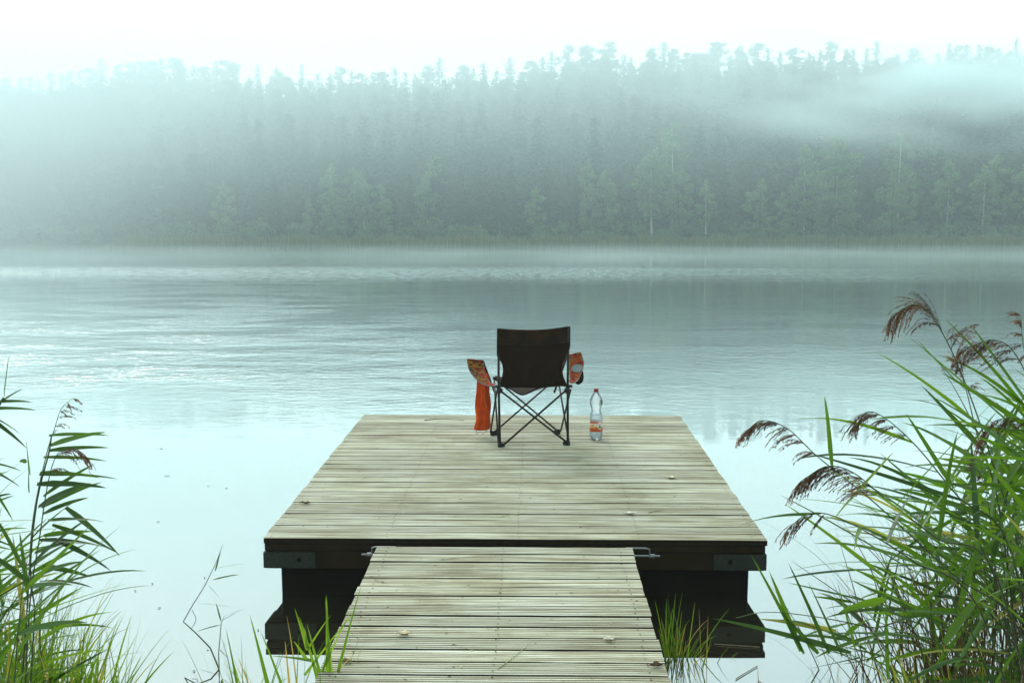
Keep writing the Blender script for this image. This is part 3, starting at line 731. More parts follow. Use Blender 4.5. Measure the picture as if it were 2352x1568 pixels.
for i in range(9):
    H = 20.0; R = [3.4, 4.0, 2.8, 3.7, 4.4, 3.1, 3.8, 2.7, 4.2][i]
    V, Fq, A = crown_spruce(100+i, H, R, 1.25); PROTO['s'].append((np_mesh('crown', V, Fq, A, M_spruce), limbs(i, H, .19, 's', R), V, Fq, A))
for i in range(8):
    R = [2.4, 3.0, 2.1, 2.7, 2.2, 3.2, 2.5, 1.9][i]
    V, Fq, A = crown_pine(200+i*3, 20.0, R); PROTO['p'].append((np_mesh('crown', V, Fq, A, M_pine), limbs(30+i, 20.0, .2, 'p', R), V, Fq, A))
for i in range(8):
    R = [2.4, 3.1, 2.0, 2.7, 3.4, 2.2, 2.9, 2.5][i]
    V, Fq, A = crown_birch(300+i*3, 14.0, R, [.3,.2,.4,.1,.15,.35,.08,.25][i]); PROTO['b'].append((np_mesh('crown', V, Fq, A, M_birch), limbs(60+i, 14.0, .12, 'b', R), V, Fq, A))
H0 = {'s': 20.0, 'p': 20.0, 'b': 14.0}
PROTO['a'] = []
for i, (c_, t_, V, Fq, A) in enumerate(PROTO['b']):
    t2 = t_.copy(); t2.materials.clear(); t2.materials.append(M_bark); PROTO['a'].append((c_, t2, V, Fq, A))
H0['a'] = 14.0
NM = {'s': 'spruce_tree', 'p': 'pine_tree', 'b': 'birch_tree', 'a': 'alder_tree'}; CT = {'s': 'spruce', 'p': 'pine', 'b': 'birch', 'a': 'tree'}
def place_tree(kind, x, y, H, rt, label, group, zb=None, vi=None):
    zb = ground_z(x, y) - .15 if zb is None else zb
    me_c, me_t = PROTO[kind][rt.randrange(len(PROTO[kind])) if vi is None else vi][:2]
    o = empty(NM[kind], (x, y, zb), (0, 0, rt.random()*6.28)); s = H / H0[kind]; w_ = s*rt.uniform(.95, 1.5); o.scale = (w_, w_, s)
    tag(o, label, CT[kind], group)
    c = bpy.data.objects.new('crown', me_c); COL.objects.link(c); c.parent = o
    t_ = bpy.data.objects.new('trunk', me_t); COL.objects.link(t_); t_.parent = o
    return o
rt = random.Random(77)
for px, py, kd in SKY:
    Yd = RIDGE + rt.uniform(-6, 6); q = at(px, py, Yd); zb = ground_z(q.x, Yd) - .2
    side = 'left' if px < 800 else ('middle' if px < 1500 else 'right')
    lab_ = {'s': 'pointed spruce standing out on the %s stretch of the misty skyline', 'p': 'round topped pine with open crown on the %s stretch of the misty skyline'}[kd] % side
    if (px, kd) == (1009, 's'): lab_ = 'tallest pointed spruce in the middle of the skyline, above its neighbours'
    if (px, kd) == (2335, 's'): lab_ = 'tall spruce at the far right end of the skyline'
    if (px, kd) == (232, 's'): lab_ = 'broad spruce rising above the left stretch of skyline'
    if (px, kd) == (1396, 's'): lab_ = ''
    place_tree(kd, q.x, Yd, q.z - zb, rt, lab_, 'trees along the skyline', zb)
# shore birches picked out by their pale trunks or crowns: (px, py top, Y, label)
BI = [(1925,318,174,'tall birch with long white trunk and wide crown at the shore, right half'),
 (1622,420,173,'birch with a forked white foot near the shore reeds, right of the bottle'),
 (1850,335,178,'narrow birch left of the tall white trunked birch'),
 (2068,312,180,'yellowish birch crown standing highest among the shore trees on the right'),
 (2180,368,175,'twin stemmed pale birch on the right shore with bare white lower trunks'),
 (2262,385,174,'slim birch with white trunk near the right edge'),
 (836,420,175,'thin birch with one white trunk at the left middle of the shore'),
 (1500,350,176,'leaning pale birch above the water, right of the chair back'),
 (1545,285,184,'tall pale birch crown above the leaning birch'),
 (2140,300,184,'pale yellow birch crown behind the twin stemmed birch'),
 (1000,360,178,'faint birch above the shore left of the chair'),
 (760,380,180,'faint birch on the left shore before the mist thickens')]
for px, py, Yd, lb in BI:
    q = at(px, py, Yd); zb = ground_z(q.x, Yd) - .1; place_tree('b', q.x, Yd, q.z - zb, rt, lb, 'birches on the far shore', zb, {1925:4,1622:2,2180:5,2262:0,836:2}.get(px))
for i in range(58):      # first rank of the shore wood, mixed
    px = -60 + i*43 + rt.uniform(-14, 14); x = at(px, 500, 176).x; Yd = shore_y(x) + rt.uniform(5, 12)
    kd = rt.choice('aaass') if px > 700 else rt.choice('asssp')
    q = at(px, rt.uniform(360, 455) if kd == 'a' else rt.uniform(330, 420), Yd); zb = ground_z(x, Yd) - .1
    side = 'left' if px < 900 else 'right'
    lb = {'a': 'leafy green tree in the front rank of the wood on the %s side', 's': 'dark spruce in the front rank of the wood on the %s side', 'p': 'dark pine in the front rank of the wood on the %s side'}[kd] % side
    place_tree(kd, q.x, Yd, q.z - zb, rt, lb, 'front rank of the far wood', zb)
# the mass of the wood up the slope, which reads as one
VV = []; FF = []; AA = []; nv = 0; TT = MB(); fg = np.random.default_rng(8)
for row_, Yb in enumerate((184, 189, 194, 199, 204, 209, 214, 219, 226, 231, 236)):
    for px in np.arange(-170, 2530, 44 if Yb < 222 else 34):
        px = px + fg.uniform(-16, 16); x = at(px, 500, Yb).x; y = Yb + fg.uniform(-3, 3)
        y = max(y, shore_y(x) + 8)
        kd = 's' if fg.random() < .66 else ('p' if row_ > 3 and fg.random() < .5 else ('b' if row_ < 4 else 's'))
        zb = ground_z(x, y) - .2
        top = zb + (fg.uniform(14.5, 19.5) if kd != 'b' else fg.uniform(11, 15))
        if Yb > 206: top = min(max(top, ridge_top(x)*y/RIDGE - 4), ridge_top(x)*y/RIDGE - fg.uniform(.9, 3.6))
        H = top - zb; _, _, V, Fq, A = PROTO[kd][fg.integers(len(PROTO[kd]))]
        s = H / H0[kd]; a = fg.uniform(0, 6.28); Rm = np.array([[cos(a), -sin(a), 0], [sin(a), cos(a), 0], [0,0,1]])
        wf = fg.uniform(1.05, 1.75); VV.append((V*[s*wf, s*wf, s]) @ Rm.T + [x, y, zb]); FF.append(Fq + nv); AA.append(A*.8 + fg.uniform(0,.2)); nv += len(V)
        me = bpy.data.objects.new('wood_mass', np_mesh('wood_mass', np.vstack(VV), np.vstack(FF), np.concatenate(AA), M_spruce)) if False else None
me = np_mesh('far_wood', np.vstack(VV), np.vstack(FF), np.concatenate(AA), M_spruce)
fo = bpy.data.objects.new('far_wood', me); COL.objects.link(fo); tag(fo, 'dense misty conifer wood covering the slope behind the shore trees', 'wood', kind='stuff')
# undergrowth at the wood's edge and the reed belt
cl = []
for i in range(420):
    px = fg.uniform(-120, 2480); x = at(px, 500, 175).x; y = shore_y(x) + fg.uniform(3, 8); cl.append((x, y, ground_z(x, y) + fg.uniform(.3, 3.0), fg.uniform(.6, 1.5), fg.uniform(.5, 1.4)))
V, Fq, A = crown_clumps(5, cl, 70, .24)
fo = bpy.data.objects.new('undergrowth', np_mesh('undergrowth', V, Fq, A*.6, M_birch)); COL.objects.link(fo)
tag(fo, 'low bushes filling the edge of the far wood', 'bushes', kind='stuff')
N = 26000
px = fg.uniform(-140, 2500, N); px = px[(px > 228 + fg.normal(0, 12, N))]; N = len(px)
xx = (px - 1176)/F_PX*168 - 3.2; yy = np.array([shore_y(x) for x in xx]); yy = 168 + (yy - 168)*.0 + 1.6*np.sin(xx*.07) + np.sin(xx*.19+1) - fg.uniform(0, 5.5, N) + 1
hh_ = fg.uniform(1.0, 2.1, N) * (1 + .12*np.sin(xx*.5) + .1*np.sin(xx*1.7)); hh_ *= np.clip((px - 215)/80, .35, 1)
wd_ = fg.uniform(.025, .05, N); a = fg.uniform(0, 6.28, N); tl_ = fg.normal(0, .12, (N,2))
b0 = np.stack([xx, yy, np.full(N, -.05)], 1); dx = np.stack([np.cos(a)*wd_, np.sin(a)*wd_, 0*a], 1); tp = b0 + np.stack([tl_[:,0]*hh_, tl_[:,1]*hh_, hh_], 1)
V = np.stack([b0-dx, b0+dx, tp+dx*.5, tp-dx*.5], 1).reshape(-1,3)
fo = bpy.data.objects.new('shore_reed_belt', np_mesh('reed_belt', V, np.arange(len(V)).reshape(-1,4), np.repeat(fg.random(N), 4), M_shore)); COL.objects.link(fo)
tag(fo, 'pale green belt of reeds along the far waterline', 'reeds', kind='stuff')

# ------------------------------------------------------------------ foreground reeds and grass
def blade(mb, p, d, L, Wd, droop, rnd_, nseg=9, side=None, grassy=False):
    """one leaf: starts at p, leaves along d, bends down by droop; V-folded cross-section"""
    d = d.normalized(); pts = [Vector(p)]; dirs = [d.copy()]
    for i in range(nseg):
        d = (d + Vector((0, 0, -droop/nseg*(1.4*i/nseg + .3)))).normalized()
        pts.append(pts[-1] + d * L/nseg); dirs.append(d.copy())
    side = side or Vector((rnd_.gauss(0,1), rnd_.gauss(0,1), rnd_.gauss(0,.4)))
    tw = rnd_.uniform(-.8, .8); vs = []; fs = []; n0 = len(mb.v)
    for i, (q, t) in enumerate(zip(pts, dirs)):
        v = i / nseg
        s = side - t * side.dot(t); s = s.normalized() if s.length > 1e-5 else Vector((1,0,0)); s = Matrix.Rotation(tw*v, 3, t) @ s
        nn = t.cross(s)
        w_ = Wd * ((.45 + .55*min(1, v*4.5)) * (1 - v)**.62 if not grassy else (1 - v)**.7) * .5 + .0002
        vs += [q - s*w_ + nn*w_*.35, q, q + s*w_ + nn*w_*.35]
    for i in range(nseg):
        a = i*3; fs += [(a, a+1, a+4, a+3), (a+1, a+2, a+5, a+4)]
    mb.add(vs, fs)
def plume(mb, pts, side, rnd_, dens=1.0, ln=.085):
    """drooping one-sided seed head: clusters of branchlets along the stem tip, each hung with spikelets"""
    n_ = len(pts) - 1; ln *= .8
    L_tot = sum((pts[i+1] - pts[i]).length for i in range(n_)); nodes = max(5, int(L_tot / .022))
    for q in range(nodes + 1):
        v = q / nodes; f_ = v*n_; i = min(n_ - 1, int(f_)); p = pts[i].lerp(pts[i+1], f_ - i); t = (pts[i+1] - pts[i]).normalized()
        base_d = (t*rnd_.uniform(.6, 1.0) + side*rnd_.uniform(.05, .5) + Vector((rnd_.gauss(0,.12), rnd_.gauss(0,.3), rnd_.gauss(-.1,.1)))).normalized()
        Lc = ln * (.55 + .75*sin(pi*min(1, .2 + v*.72))) * rnd_.uniform(.75, 1.1); tone = rnd_.random()*.45
        for b_ in range(max(2, int(4*dens))):
            L = Lc*rnd_.uniform(.5, 1.05); d = (base_d + Vector((rnd_.gauss(0,.13), rnd_.gauss(0,.13), rnd_.gauss(0,.13)))).normalized(); path = [p]
            for s in range(7): d = (d + Vector((side.x*.04, 0, -.20))).normalized(); path.append(path[-1] + d*L/7)
            mb.val = tone; mb.tube(path, .0005, 3, False)
            for s in range(2, 8):
                for _ in range(3):
                    a = path[s-1].lerp(path[s], rnd_.random()); dd = (d + Vector((rnd_.gauss(0,.3), rnd_.gauss(0,.3), rnd_.gauss(-.2,.25)))).normalized()
                    u = dd.cross(Vector((rnd_.gauss(0,1), rnd_.gauss(0,1), rnd_.gauss(0,1)))).normalized(); l = rnd_.uniform(.006, .013); w_ = rnd_.uniform(.0008, .0017)
                    mb.val = min(1, max(0, tone + rnd_.uniform(-.1, .35) + .25*(v > .75)))
                    mb.add([a, a + dd*l*.45 + u*w_, a + dd*l, a + dd*l*.45 - u*w_], [(0,1,2,3)])
def reed(ctrl, label, group='reeds', leaves=9, leaf_from=.25, leaf_to=.9, ll=.36, lw=.020, side=-1, has_plume=True, seed=0, plume_frac=.2, dens=1.0, pl=.085, dr=1.0, r0=.0032, both=.25):
    g_ = random.Random(seed); pts = catmull(ctrl, 34); base = pts[0].copy()
    o = empty('reed', base); tag(o, label, 'reed', group)
    pts = [p - base for p in pts]; n_ = len(pts) - 1
    k = MB()
    k.tube(pts, [r0*(1 - .75*i/n_) for i in range(n_+1)], 6)
    k.a = [min(1, .15 + .85*(i//6)/n_) for i in range(len(k.v))]
    k.build('stem', M_stem, o, True)
    if leaves:
        k = MB()
        for i in range(leaves):
            v = leaf_from + (leaf_to - leaf_from)*(i + g_.uniform(-.2,.2))/max(1, leaves-1); v = min(.97, max(.02, v)); idx = int(v*n_)
            p = pts[idx]; t = (pts[min(n_, idx+1)] - pts[max(0, idx-1)]).normalized()
            sd_ = side if g_.random() > both else -side
            out = Vector((sd_*g_.uniform(.35, 1.0), g_.uniform(-.5,.5), g_.uniform(-.5,.5)))
            d = (t*g_.uniform(.35,.9) + out).normalized()
            k.val = min(1, max(0, g_.gauss(.45,.26)))
            L = ll*g_.uniform(.65, 1.2)*(.75 + .5*sin(pi*v))
            blade(k, p, d, L, lw*g_.uniform(.7,1.25), dr*g_.uniform(.0,.75)**1.3, g_)
        k.build('leaves', M_leaf, o, True)
    if has_plume:
        k = MB(); st = int(n_*(1 - plume_frac)); plume(k, pts[st:], Vector((side*.8, 0, -.25)), g_, dens, pl); k.build('plume', M_plume, o)
    return o
def A(px, py, Y): return at(px, py, Y)
def root(px, Y, dx=0.0):           # where a reed enters the shallow water below the frame
    q = at(px, 1500, Y); return Vector((q.x + dx, q.y, -.12))
# right-hand bank, the reeds one can pick out
R_ = 'reeds of the right bank that carry plumes'
reed([root(2420,3.5), A(2352,1330,3.55), A(2285,1080,3.6), A(2225,900,3.6), A(2165,765,3.6), A(2110,700,3.6), A(2050,722,3.6)], 'tallest right bank reed, its long plume arching left over open water', R_, 4, .1, .32, .34, .022, 1, True, 1, .50, 1.7, .15)
reed([root(2470,3.2), A(2352,1470,3.2), A(2190,1320,3.2), A(2010,1155,3.2), A(1880,1050,3.2), A(1810,985,3.2), A(1750,965,3.2), A(1714,992,3.2)], 'low arching reed whose plume reaches farthest left, nearest the raft', R_, 3, .3, .55, .22, .016, -1, True, 2, .40, 1.5, .09)
reed([root(2440,3.3), A(2330,1290,3.3), A(2200,1140,3.3), A(2110,1030,3.3), A(2040,965,3.3), A(1995,945,3.3), A(1968,972,3.3)], 'reed with a dark plume halfway up the right bank, under the tallest one', R_, 5, .15, .52, .34, .022, -1, True, 3, .42, 1.6, .11)
reed([root(2480,3.0), A(2300,1350,3.0), A(2150,1235,3.0), A(2040,1150,3.0), A(1960,1085,3.0), A(1900,1070,3.0), A(1845,1100,3.0)], 'reed with a wide feathery grey plume hanging over the water', R_, 5, .2, .5, .30, .018, -1, True, 4, .46, 1.9, .14)
reed([root(2450,3.1), A(2260,1420,3.1), A(2100,1290,3.1), A(1980,1215,3.1), A(1900,1180,3.1), A(1850,1182,3.1), A(1810,1215,3.1)], 'lowest plumed reed of the right bank, beside the raft corner', R_, 6, .25, .72, .30, .019, -1, True, 5, .30, 1.4, .10)
reed([root(2480,3.6), A(2420,1100,3.6), A(2380,920,3.6), A(2330,810,3.6), A(2280,780,3.6), A(2215,800,3.6)], 'reed with a brown plume just right of the tallest plume', R_, 5, .12, .34, .36, .022, -1, True, 6, .44, 1.6, .15)
reed([root(2420,3.7), A(2395,1100,3.7), A(2370,900,3.7), A(2350,790,3.7), A(2345,725,3.7)], 'upright reed with narrow plume cut by the right frame edge', R_, 5, .15, .42, .32, .020, -1, True, 7, .3, 1.1, .08)
reed([root(2500,3.4), A(2440,1180,3.4), A(2400,1030,3.4), A(2350,965,3.4), A(2290,965,3.4), A(2260,1000,3.4)], 'reed with a dark red plume low against the right frame edge', R_, 6, .2, .55, .40, .026, -1, True, 8, .42, 1.5, .13)
reed([root(2390,3.6), A(2300,1200,3.6), A(2245,1000,3.6), A(2215,880,3.6), A(2192,830,3.6)], 'thin reed with a small upright plume below the tallest plume', R_, 4, .3, .7, .32, .02, 1, True, 9, .12, .9, .07)
reed([root(2380,3.8), A(2330,1150,3.8), A(2250,1000,3.8), A(2200,905,3.8), A(2162,842,3.8)], 'bare broken reed stalk leaning left below the tallest plume', R_, 2, .2, .5, .3, .018, -1, False, 10)
reed([root(2180,3.35), A(2110,1470,3.35), A(2000,1440,3.35), A(1870,1415,3.35), A(1760,1405,3.35), A(1690,1418,3.35)], 'reed stem lying almost flat over the water towards the raft', R_, 0, has_plume=False, seed=11, r0=.0028)
# upright leaves rising from that flat stem
k = MB(); g_ = random.Random(12); bs = A(1760,1405,3.35)
fl = empty('reed', bs); tag(fl, 'upright young leaf shoots at the raft corner on the right', 'reed', R_)
for (bx1, by1, tx, ty, wd_) in ((1847,1500,1730,1270,.017),(1840,1495,1770,1310,.022),(1905,1500,1815,1290,.015),(1880,1500,1795,1400,.02),(1965,1490,1925,1335,.010),(2040,1560,2035,1350,.016),(1955,1498,1640,1405,.022),(1935,1505,1858,1330,.012),(1990,1520,2075,1450,.014)):
    p = A(bx1,by1,3.35) - bs; q = A(tx,ty,3.35) - bs; k.val = g_.random()*.7
    blade(k, p, q-p, (q-p).length, wd_, .12, g_, side=Vector((1,.3,.2)))
k.build('leaves', M_leaf, fl, True)
# the thicket
rf = random.Random(21)
def env_r(px): return np.interp(px, [1700,1800,1900,2000,2100,2200,2300,2400,2600], [1600,1480,1360,1240,1160,1060,970,900,840])
for i in range(130):
    Yd = rf.uniform(3.15, 4.7); px = 2600 - 700*rf.random()**1.15; py = env_r(px) + rf.uniform(10, 420)*rf.random()
    if px < 2080: py += 60
    if px < 2150 and i % 2: continue
    tip = A(px, py, Yd); bx_ = tip.x + rf.uniform(.05, .42) + .25*(px < 2100); bs = Vector((bx_, Yd + rf.uniform(-.15,.15), -.15))
    mid = bs.lerp(tip, .5) + Vector((rf.uniform(.0,.08), rf.uniform(-.05,.05), rf.uniform(.02,.10))); m2_ = mid.lerp(tip, .55) + Vector((.01, 0, .015))
    pm = rf.random() < .14 and px > 2120
    deep = 'tall leafy reed in the thick of the right bank' if not pm else 'leafy reed with small dark plume in the thick of the right bank'
    reed([bs, mid, m2_, tip], deep, 'reeds crowded together on the right bank' if not pm else 'small plumed reeds on the right bank', rf.randint(5, 8), .12, .98, rf.uniform(.24,.44), rf.uniform(.016,.029), -1, pm, 100+i, .16, .8, .05, 1.1, both=.5)
# left-hand bank
L_ = 'plumed reeds of the left bank'
reed([root(20,3.6), A(62,1400,3.6), A(75,1200,3.6), A(105,1050,3.6), A(125,985,3.6), A(140,940,3.6), A(165,915,3.6)], 'slender reed with a grey plume, tallest of the left bank', L_, 0, side=1, has_plume=True, seed=31, plume_frac=.36, dens=.6, pl=.07, r0=.0026)
reed([root(30,3.4), A(66,1420,3.4), A(90,1240,3.4), A(110,1110,3.4), A(130,1045,3.4), A(160,1025,3.4), A(190,1040,3.4)], 'reed with a rusty drooping plume on the left bank', L_, 0, side=1, has_plume=True, seed=32, plume_frac=.42, dens=1.1, pl=.11, r0=.0026)
k = MB(); g_ = random.Random(33); bs = A(80,1400,3.5); ll_ = empty('reed', bs)
tag(ll_, 'leafy reed on the left bank with leaves all pointing right over the water', 'reed', L_)
sp = catmull([bs, A(70,1300,3.5), A(85,1150,3.5), A(112,1040,3.5), A(118,1000,3.5)], 20); k2 = MB(); k2.tube([root(40,3.5) - bs] + [p - bs for p in sp], .0025, 6); k2.a = [.6]*len(k2.v); k2.build('stem', M_stem, ll_, True)
LF = [(112,1000,246,1002,.010),(112,1025,240,995,.017),(112,1035,245,1030,.013),(100,1050,240,1060,.010),(92,1085,225,1098,.012),(90,1090,265,1102,.012),(85,1112,240,1122,.019),(100,1140,215,1068,.013),(95,1165,230,1110,.014),(88,1165,205,1112,.020),
      (100,1180,200,1145,.015),(150,1165,270,1275,.019),(110,1195,235,1200,.013),(120,1205,265,1270,.014),(75,1235,180,1148,.02),(100,1230,210,1222,.014),(90,1240,235,1258,.014),(130,1240,250,1310,.016),(70,1300,200,1195,.018),(80,1270,180,1242,.016),(60,1310,175,1240,.018),(72,1328,190,1292,.02),(100,1300,205,1325,.015),(60,1350,165,1345,.016),
      (70,1090,60,1010,.010),(62,1060,45,1060,.012),(68,1130,66,1070,.01)]
for (a1,b1,a2,b2,wd_) in LF:
    p = A(a1,b1,3.5) - bs; q = A(a2,b2,3.5+g_.uniform(-.12,.12)) - bs; k.val = g_.random()*.75; d = q - p
    blade(k, p, d + Vector((0,0,.10*d.length)), d.length*1.04, wd_*1.4, .22, g_, side=Vector((.1,.7,.7)))
k.build('leaves', M_leaf, ll_, True)
k = MB(); bs = A(-30,950,3.2); le = empty('reed', bs); tag(le, 'reed top with short leaves poking in at the upper left frame edge', 'reed', L_)
for (a1,b1,a2,b2,wd_) in ((10,910,22,810,.008),(-12,935,55,895,.014),(-30,925,75,925,.012),(-30,940,85,943,.014),(-25,960,60,1030,.016),(-20,955,45,1000,.006),(-40,1070,45,1120,.012),(-30,1060,48,1085,.008),(-20,1145,28,1140,.012),(-40,1090,30,1195,.012)):
    p = A(a1,b1,3.2) - bs; q = A(a2,b2,3.2) - bs; k.val = g_.random()*.4; blade(k, p, (q-p) + Vector((0,0,.015)), (q-p).length, wd_, .25, g_, side=Vector((.1,.7,.7)))
k.build('leaves', M_leaf, le, True); k2 = MB(); k2.tube([root(-120,3.2) - bs, A(-70,1200,3.2) - bs, A(-30,990,3.2) - bs, A(8,912,3.2) - bs], .0025, 6); k2.a = [.6]*len(k2.v); k2.build('stem', M_stem, le, True)
def env_l(px): return np.interp(px, [-200,0,60,120,200,260], [950,1130,1200,1330,1450,1540])
for i in range(34):
    Yd = rf.uniform(3.1, 4.4); px = 110 - 300*rf.random(); py = env_l(px) + rf.uniform(0, 260)
    tip = A(px, py, Yd); bs = Vector((tip.x - rf.uniform(.0,.22), Yd + rf.uniform(-.1,.1), -.15)); mid = bs.lerp(tip, .55) + Vector((-.02, 0, .03))
    reed([bs, mid, tip], 'leafy reed crowded at the left frame edge', 'reeds crowded together on the left bank', rf.randint(5, 8), .15, .98, rf.uniform(.22,.38), rf.uniform(.012,.021), 1, False, 300+i, both=.3)
def tuft(px, Y, n_, h, spread, label, seed, lean=0.0, wd_=.011, group='grass tufts in the shallows', dead=.08, mt=None, zb=-.1):
    g_ = random.Random(seed); q = at(px, 1500, Y); bs = Vector((q.x, Y, zb)); o = empty('grass_tuft', bs); tag(o, label, 'grass', group); k = MB()
    for i in range(n_):
        a = g_.uniform(0, 2*pi); r_ = spread*g_.random()**.6; p = Vector((cos(a)*r_, sin(a)*r_, 0))
        L = h*g_.uniform(.45, 1.1); d = Vector((lean + g_.gauss(0,.22) + cos(a)*.1, g_.gauss(0,.2), 1))
        k.val = .99 if g_.random() < dead else min(.9, max(0, g_.gauss(.5,.22)))
        blade(k, p, d, L, wd_*g_.uniform(.6,1.4), g_.uniform(.1, 1.1), g_, 8, grassy=True)
    k.build('blades', mt or M_grass, o, True); return o
tuft(40, 3.9, 120, .58, .20, 'dense tall grass in the bottom left corner of the picture', 41, .08)
tuft(130, 3.9, 85, .50, .17, 'grass between the corner and the outer tuft, bottom left', 42, .05)
tuft(-60, 3.7, 150, .62, .2, 'grass cut off by the left frame edge', 43, .12)
tuft(210, 4.1, 45, .38, .15, 'outermost tuft of bottom left grass, over open water', 44, .05)
tuft(90, 3.6, 170, .42, .2, 'low grass along the bottom frame edge, far left', 46, 0)
tuft(560, 4.1, 24, .36, .10, 'sparse dark grass rising left of the gangway', 47, -.05, .007, dead=.25)
tuft(690, 3.75, 22, .48, .11, 'bright grass at the left edge of the gangway', 48, .08, .013, dead=.1)
tuft(610, 3.8, 14, .42, .10, 'grass blades between the sparse tuft and the gangway', 52, 0, .012, dead=.1)
tuft(1550, 4.55, 55, .34, .05, 'bright tuft of grass in the dark water right of the gangway', 49, .03, .007)
tuft(1590, 4.5, 26, .28, .08, 'thin grass next to the bright tuft, on its right', 50, .05, .005, dead=.2)
tuft(1560, 4.0, 30, .22, .12, 'dry tangled grass at the bottom beside the gangway', 51, .05, .005, dead=.55)
tuft(2050, 3.9, 60, .36, .25, 'grass under the leaning reeds, bottom right', 53, -.1, .008, dead=.3)
tuft(2230, 3.7, 120, .50, .25, 'tall grass at the foot of the right thicket', 54, -.05, .009, dead=.25)
tuft(2330, 3.5, 120, .55, .25, 'grass cut off by the bottom right corner', 55, -.08, .009, dead=.3)
M_dead = foliage('dead_stalks', [(0, (.035,.02,.008)), (.6, (.11,.065,.025)), (1, (.24,.16,.06))], .15, .8)
tuft(2240, 4.1, 170, .85, .32, 'brown dead stalks standing inside the right thicket', 56, -.08, .006, 'dead stalks in the right thicket', 0, M_dead)
tuft(2360, 3.9, 170, 1.0, .30, 'brown dead stalks behind the bottom right corner', 57, -.08, .006, 'dead stalks in the right thicket', 0, M_dead)
tuft(2080, 4.3, 60, .55, .3, 'sparse brown stalks at the water edge of the right thicket', 58, -.15, .005, 'dead stalks in the right thicket', 0, M_dead)
tuft(20, 4.2, 70, .6, .22, 'brown dead stalks inside the left reeds', 59, .08, .005, None, 0, M_dead)
# hero blades left of the gangway: (base px,py, tip px,py, width)
k = MB(); bs = A(690,1600,3.75); o = empty('grass_tuft', bs); tag(o, 'broad green blades standing in front of the dark raft shadow', 'grass', 'grass tufts in the shallows')
for (a1,b1,a2,b2,wd_,v_) in ((622,1600,576,1464,.016,.5),(755,1600,750,1420,.020,.6),(765,1590,827,1393,.013,.3),(748,1600,707,1485,.016,.6),(735,1555,806,1447,.010,.8),(700,1550,818,1445,.010,.7),(650,1580,600,1500,.010,.5),
    (730,1560,690,1470,.013,.7),(762,1560,748,1425,.012,.8),(715,1515,622,1500,.012,.5),(707,1490,757,1410,.008,.7),(704,1487,678,1395,.010,.7),(706,1492,700,1440,.010,.8),(704,1515,676,1470,.014,.75),(745,1575,812,1552,.006,.95),(665,1575,655,1525,.008,.98),(725,1600,762,1515,.010,.6),(550,1600,520,1495,.010,.3)):
    p = A(a1,b1,3.75) - bs; q = A(a2,b2-55 if b1 > 1540 else b2,3.75) - bs; k.val = v_; blade(k, p, q-p, (q-p).length, wd_, .15, g_, side=Vector((1,.25,.1)), grassy=True)
k.build('blades', M_grass, o, True)
# broken dark reed, bottom left of the raft
k = MB(); bs = on_water(500,1500); o = empty('broken_reed', bs); tag(o, 'broken reed bent to a sharp point over the water, left of the gangway', 'reed')
Y0 = 4.6
k.tube([A(540,1600,4.3)-bs, A(515,1565,4.35)-bs, A(483,1487,4.45)-bs, A(450,1453,4.5)-bs, A(421,1427,Y0)-bs], [.0035,.003,.003,.0025,.002], 6)
k.tube([A(421,1427,Y0)-bs, A(437,1398,Y0)-bs, A(470,1345,Y0)-bs, A(497,1290,Y0)-bs, A(512,1250,Y0)-bs], [.002,.002,.0017,.0013,.0008], 6)
k.tube(catmull([A(441,1400,Y0)-bs, A(450,1422,Y0)-bs, A(438,1445,4.55)-bs], 8), .0012, 5)
k.tube([A(505,1580,4.4)-bs, A(502,1500,4.4)-bs, A(508,1430,4.4)-bs, A(515,1415,4.4)-bs], [.0025,.002,.0015,.001], 5)
k.a = [.05]*len(k.v); st_ = k.build('stem', simple('dead_reed', (.05,.045,.028), .8), o)
k = MB()
for (a1,b1,a2,b2,wd_,v_) in ((494,1310,505,1268,.010,.2),(496,1305,560,1290,.007,.4),(490,1330,545,1315,.010,.2),(480,1345,505,1372,.003,.3),(458,1385,528,1388,.008,.6),(507,1425,497,1385,.008,.1),(508,1425,540,1405,.006,.1),(505,1435,455,1445,.007,.1),(515,1415,560,1395,.004,.1),(500,1500,520,1475,.006,.05),(500,1530,535,1545,.012,.05),(475,1490,505,1500,.012,.0)):
    p = A(a1,b1,Y0)-bs; q = A(a2,b2,Y0)-bs; k.val = v_*.6; blade(k, p, q-p, (q-p).length*1.05, wd_, .2, g_)
k.build('leaves', M_leaf, o, True)
# sunken stick, bottom right
k = MB(); a, c = on_water(1962,1578), on_water(2010,1668,-.02); k.tube([a + Vector((0,0,.005)) - a, (a+c)/2 - a + Vector((.004,0,.012)), c - a], [.010,.013,.016], 8)
o = k.build('driftwood_stick', simple('wet_stick', (.05,.042,.022), .7, scale=30, bump=.5)); o.location = a; tag(o, 'dark wet stick floating at the bottom, right of the raft', 'stick')
# twigs and litter floating right of the gangway
for i, (pp, lb) in enumerate((([(1690,1560),(1740,1530),(1742,1565),(1780,1588)], 'bent dead reed stalk floating just behind the lower right frame edge'), ([(1640,1480),(1700,1484),(1745,1487)], 'straight straw floating in the shadow of the raft'), ([(1790,1622),(1850,1635),(1930,1660)], 'long dark stalk floating at the bottom right'), ([(1665,1600),(1700,1620),(1745,1665)], 'short stalk floating beside the gangway'))):
    P = [on_water(*q) for q in pp]; k = MB(); k.tube([p - P[0] + Vector((0,0,.004)) for p in P], .0022, 5)
    o = k.build('floating_stalk', simple('floating_stalk', (.22,.18,.11) if i < 2 else (.04,.035,.02), .7)); o.location = P[0]; tag(o, lb, 'stalk', 'dead stalks afloat near the raft')
fs_ = [(371,1030),(384,1093,),(478,1116),(520,1121),(363,1198),(470,1327),(311,1357),(366,1396),(234,1437),(350,1340),(593,1447),(446,1541),(1395,824),(1984,1048),(2030,1058),(1850,1186),(1828,1232)]
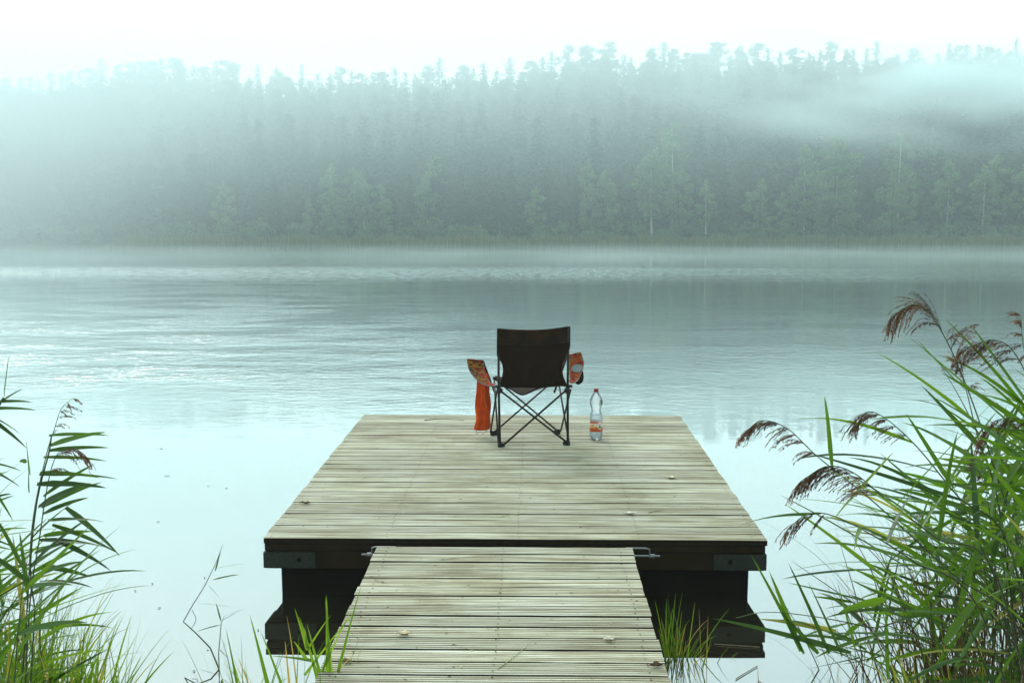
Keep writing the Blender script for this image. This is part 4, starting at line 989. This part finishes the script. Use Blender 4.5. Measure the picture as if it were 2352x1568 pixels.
for i, q in enumerate(fs_):
    p = on_water(*q[:2]); s = .010 if q[1] > 1100 else .02; k = MB(); g2 = random.Random(i); a = g2.random()*3
    P = [(s*v*cos(a) - u*s*.35*sin(a)*(1-v*v), s*v*sin(a) + u*s*.35*cos(a)*(1-v*v), .002 + .002*abs(u)) for v in (-1,-.5,0,.5,1) for u in (-1,0,1)]
    k.grid([P[r*3:r*3+3] for r in range(5)]); o = k.build('floating_leaf', simple('floating_leaf', (.10,.09,.06) if q != (1395,824) else (.7,.72,.7), .7)); o.location = p
    tag(o, 'tiny dark leaf speck floating on the still water' if i != 12 else 'small white speck floating on the lake, right of the chair', 'leaf', 'specks afloat on the lake')

# ------------------------------------------------------------------ haze and mist
def vol_mat(name, dens, aniso=.3, col=(.855,.995,.995)):
    m = bpy.data.materials.new(name); m.use_nodes = True; n = m.node_tree; n.nodes.clear()
    out = n.nodes.new('ShaderNodeOutputMaterial'); v = n.nodes.new('ShaderNodeVolumePrincipled')
    v.inputs['Color'].default_value = (*col, 1); v.inputs['Density'].default_value = dens; v.inputs['Anisotropy'].default_value = aniso
    n.links.new(v.outputs[0], out.inputs['Volume']); return m, n, v
hz = MB(); hz.box(-252, 252, -36, 334, -3.5, 62)
mv, _, _ = vol_mat('haze_air', .0011)
tag(hz.build('haze', mv), 'pale morning haze filling the air over the lake', 'haze', kind='stuff')
def bank(name, c, r, dens, label, nscale=(1,1,1), lo=.35, hi=.65, floor=0.2, seed=0, aniso=.3, core=.2, col=(.87,.99,.995)):
    bm = bmesh.new(); bmesh.ops.create_icosphere(bm, subdivisions=3, radius=1.0)
    me = bpy.data.meshes.new(name); bm.to_mesh(me); bm.free(); o = bpy.data.objects.new(name, me); COL.objects.link(o)
    o.location = c; o.scale = r; m, n, v = vol_mat(name, 0, aniso, col); me.materials.append(m)
    t = nd(n, 'ShaderNodeTexCoord'); ln = nd(n, 'ShaderNodeVectorMath', operation='LENGTH'); n.links.new(t.outputs['Object'], ln.inputs[0])
    fo_ = nd(n, 'ShaderNodeMapRange'); fo_.interpolation_type = 'SMOOTHSTEP'; n.links.new(ln.outputs['Value'], fo_.inputs['Value'])
    for k_, q in zip(('From Min','From Max','To Min','To Max'), (core, .97, dens, 0)): fo_.inputs[k_].default_value = q
    mp = nd(n, 'ShaderNodeMapping'); mp.inputs['Scale'].default_value = nscale; mp.inputs['Location'].default_value = (seed, seed*.7, seed*.3); n.links.new(t.outputs['Object'], mp.inputs[0])
    no = nd(n, 'ShaderNodeTexNoise', Scale=1.0, Detail=2.0); n.links.new(mp.outputs[0], no.inputs['Vector'])
    nr = nd(n, 'ShaderNodeMapRange'); n.links.new(no.outputs['Fac'], nr.inputs['Value'])
    for k_, q in zip(('From Min','From Max','To Min','To Max'), (lo, hi, floor, 1)): nr.inputs[k_].default_value = q
    mu = nd(n, 'ShaderNodeMath', operation='MULTIPLY'); n.links.new(fo_.outputs[0], mu.inputs[0]); n.links.new(nr.outputs[0], mu.inputs[1]); n.links.new(mu.outputs[0], v.inputs['Density'])
    tag(o, label, 'mist', kind='stuff'); return o
bank('mist_bank', (-92,150,16), (84,42,34), .024, 'thick pale mist hiding the left end of the wood', (1.2,1.2,1.2), .3, .7, .5, 2, col=(.94,.99,1))
bank('mist_bank', (-10,205,42), (190,42,28), .012, 'thin mist veiling the treetops along the ridge', (3,1,1.2), .3, .7, .5, 5)
bank('mist_bank', (62,170,26), (58,13,15), .17, 'bright drifting mist wisps in front of the right treetops', (2.2,1.0,1.9), .44, .72, .0, 9)
bank('mist_bank', (0,104,.1), (170,58,1.3), .010, 'low white mist lying on the far water', (14,4,1.5), .3, .7, .15, 3, core=.0)
bank('mist_bank', (-35,160,34), (210,66,38), .018, 'broad thin mist between the lake and the wooded slope', (1.5,1,1), .3, .7, .7, 7, core=.1, col=(.865,.993,.997))
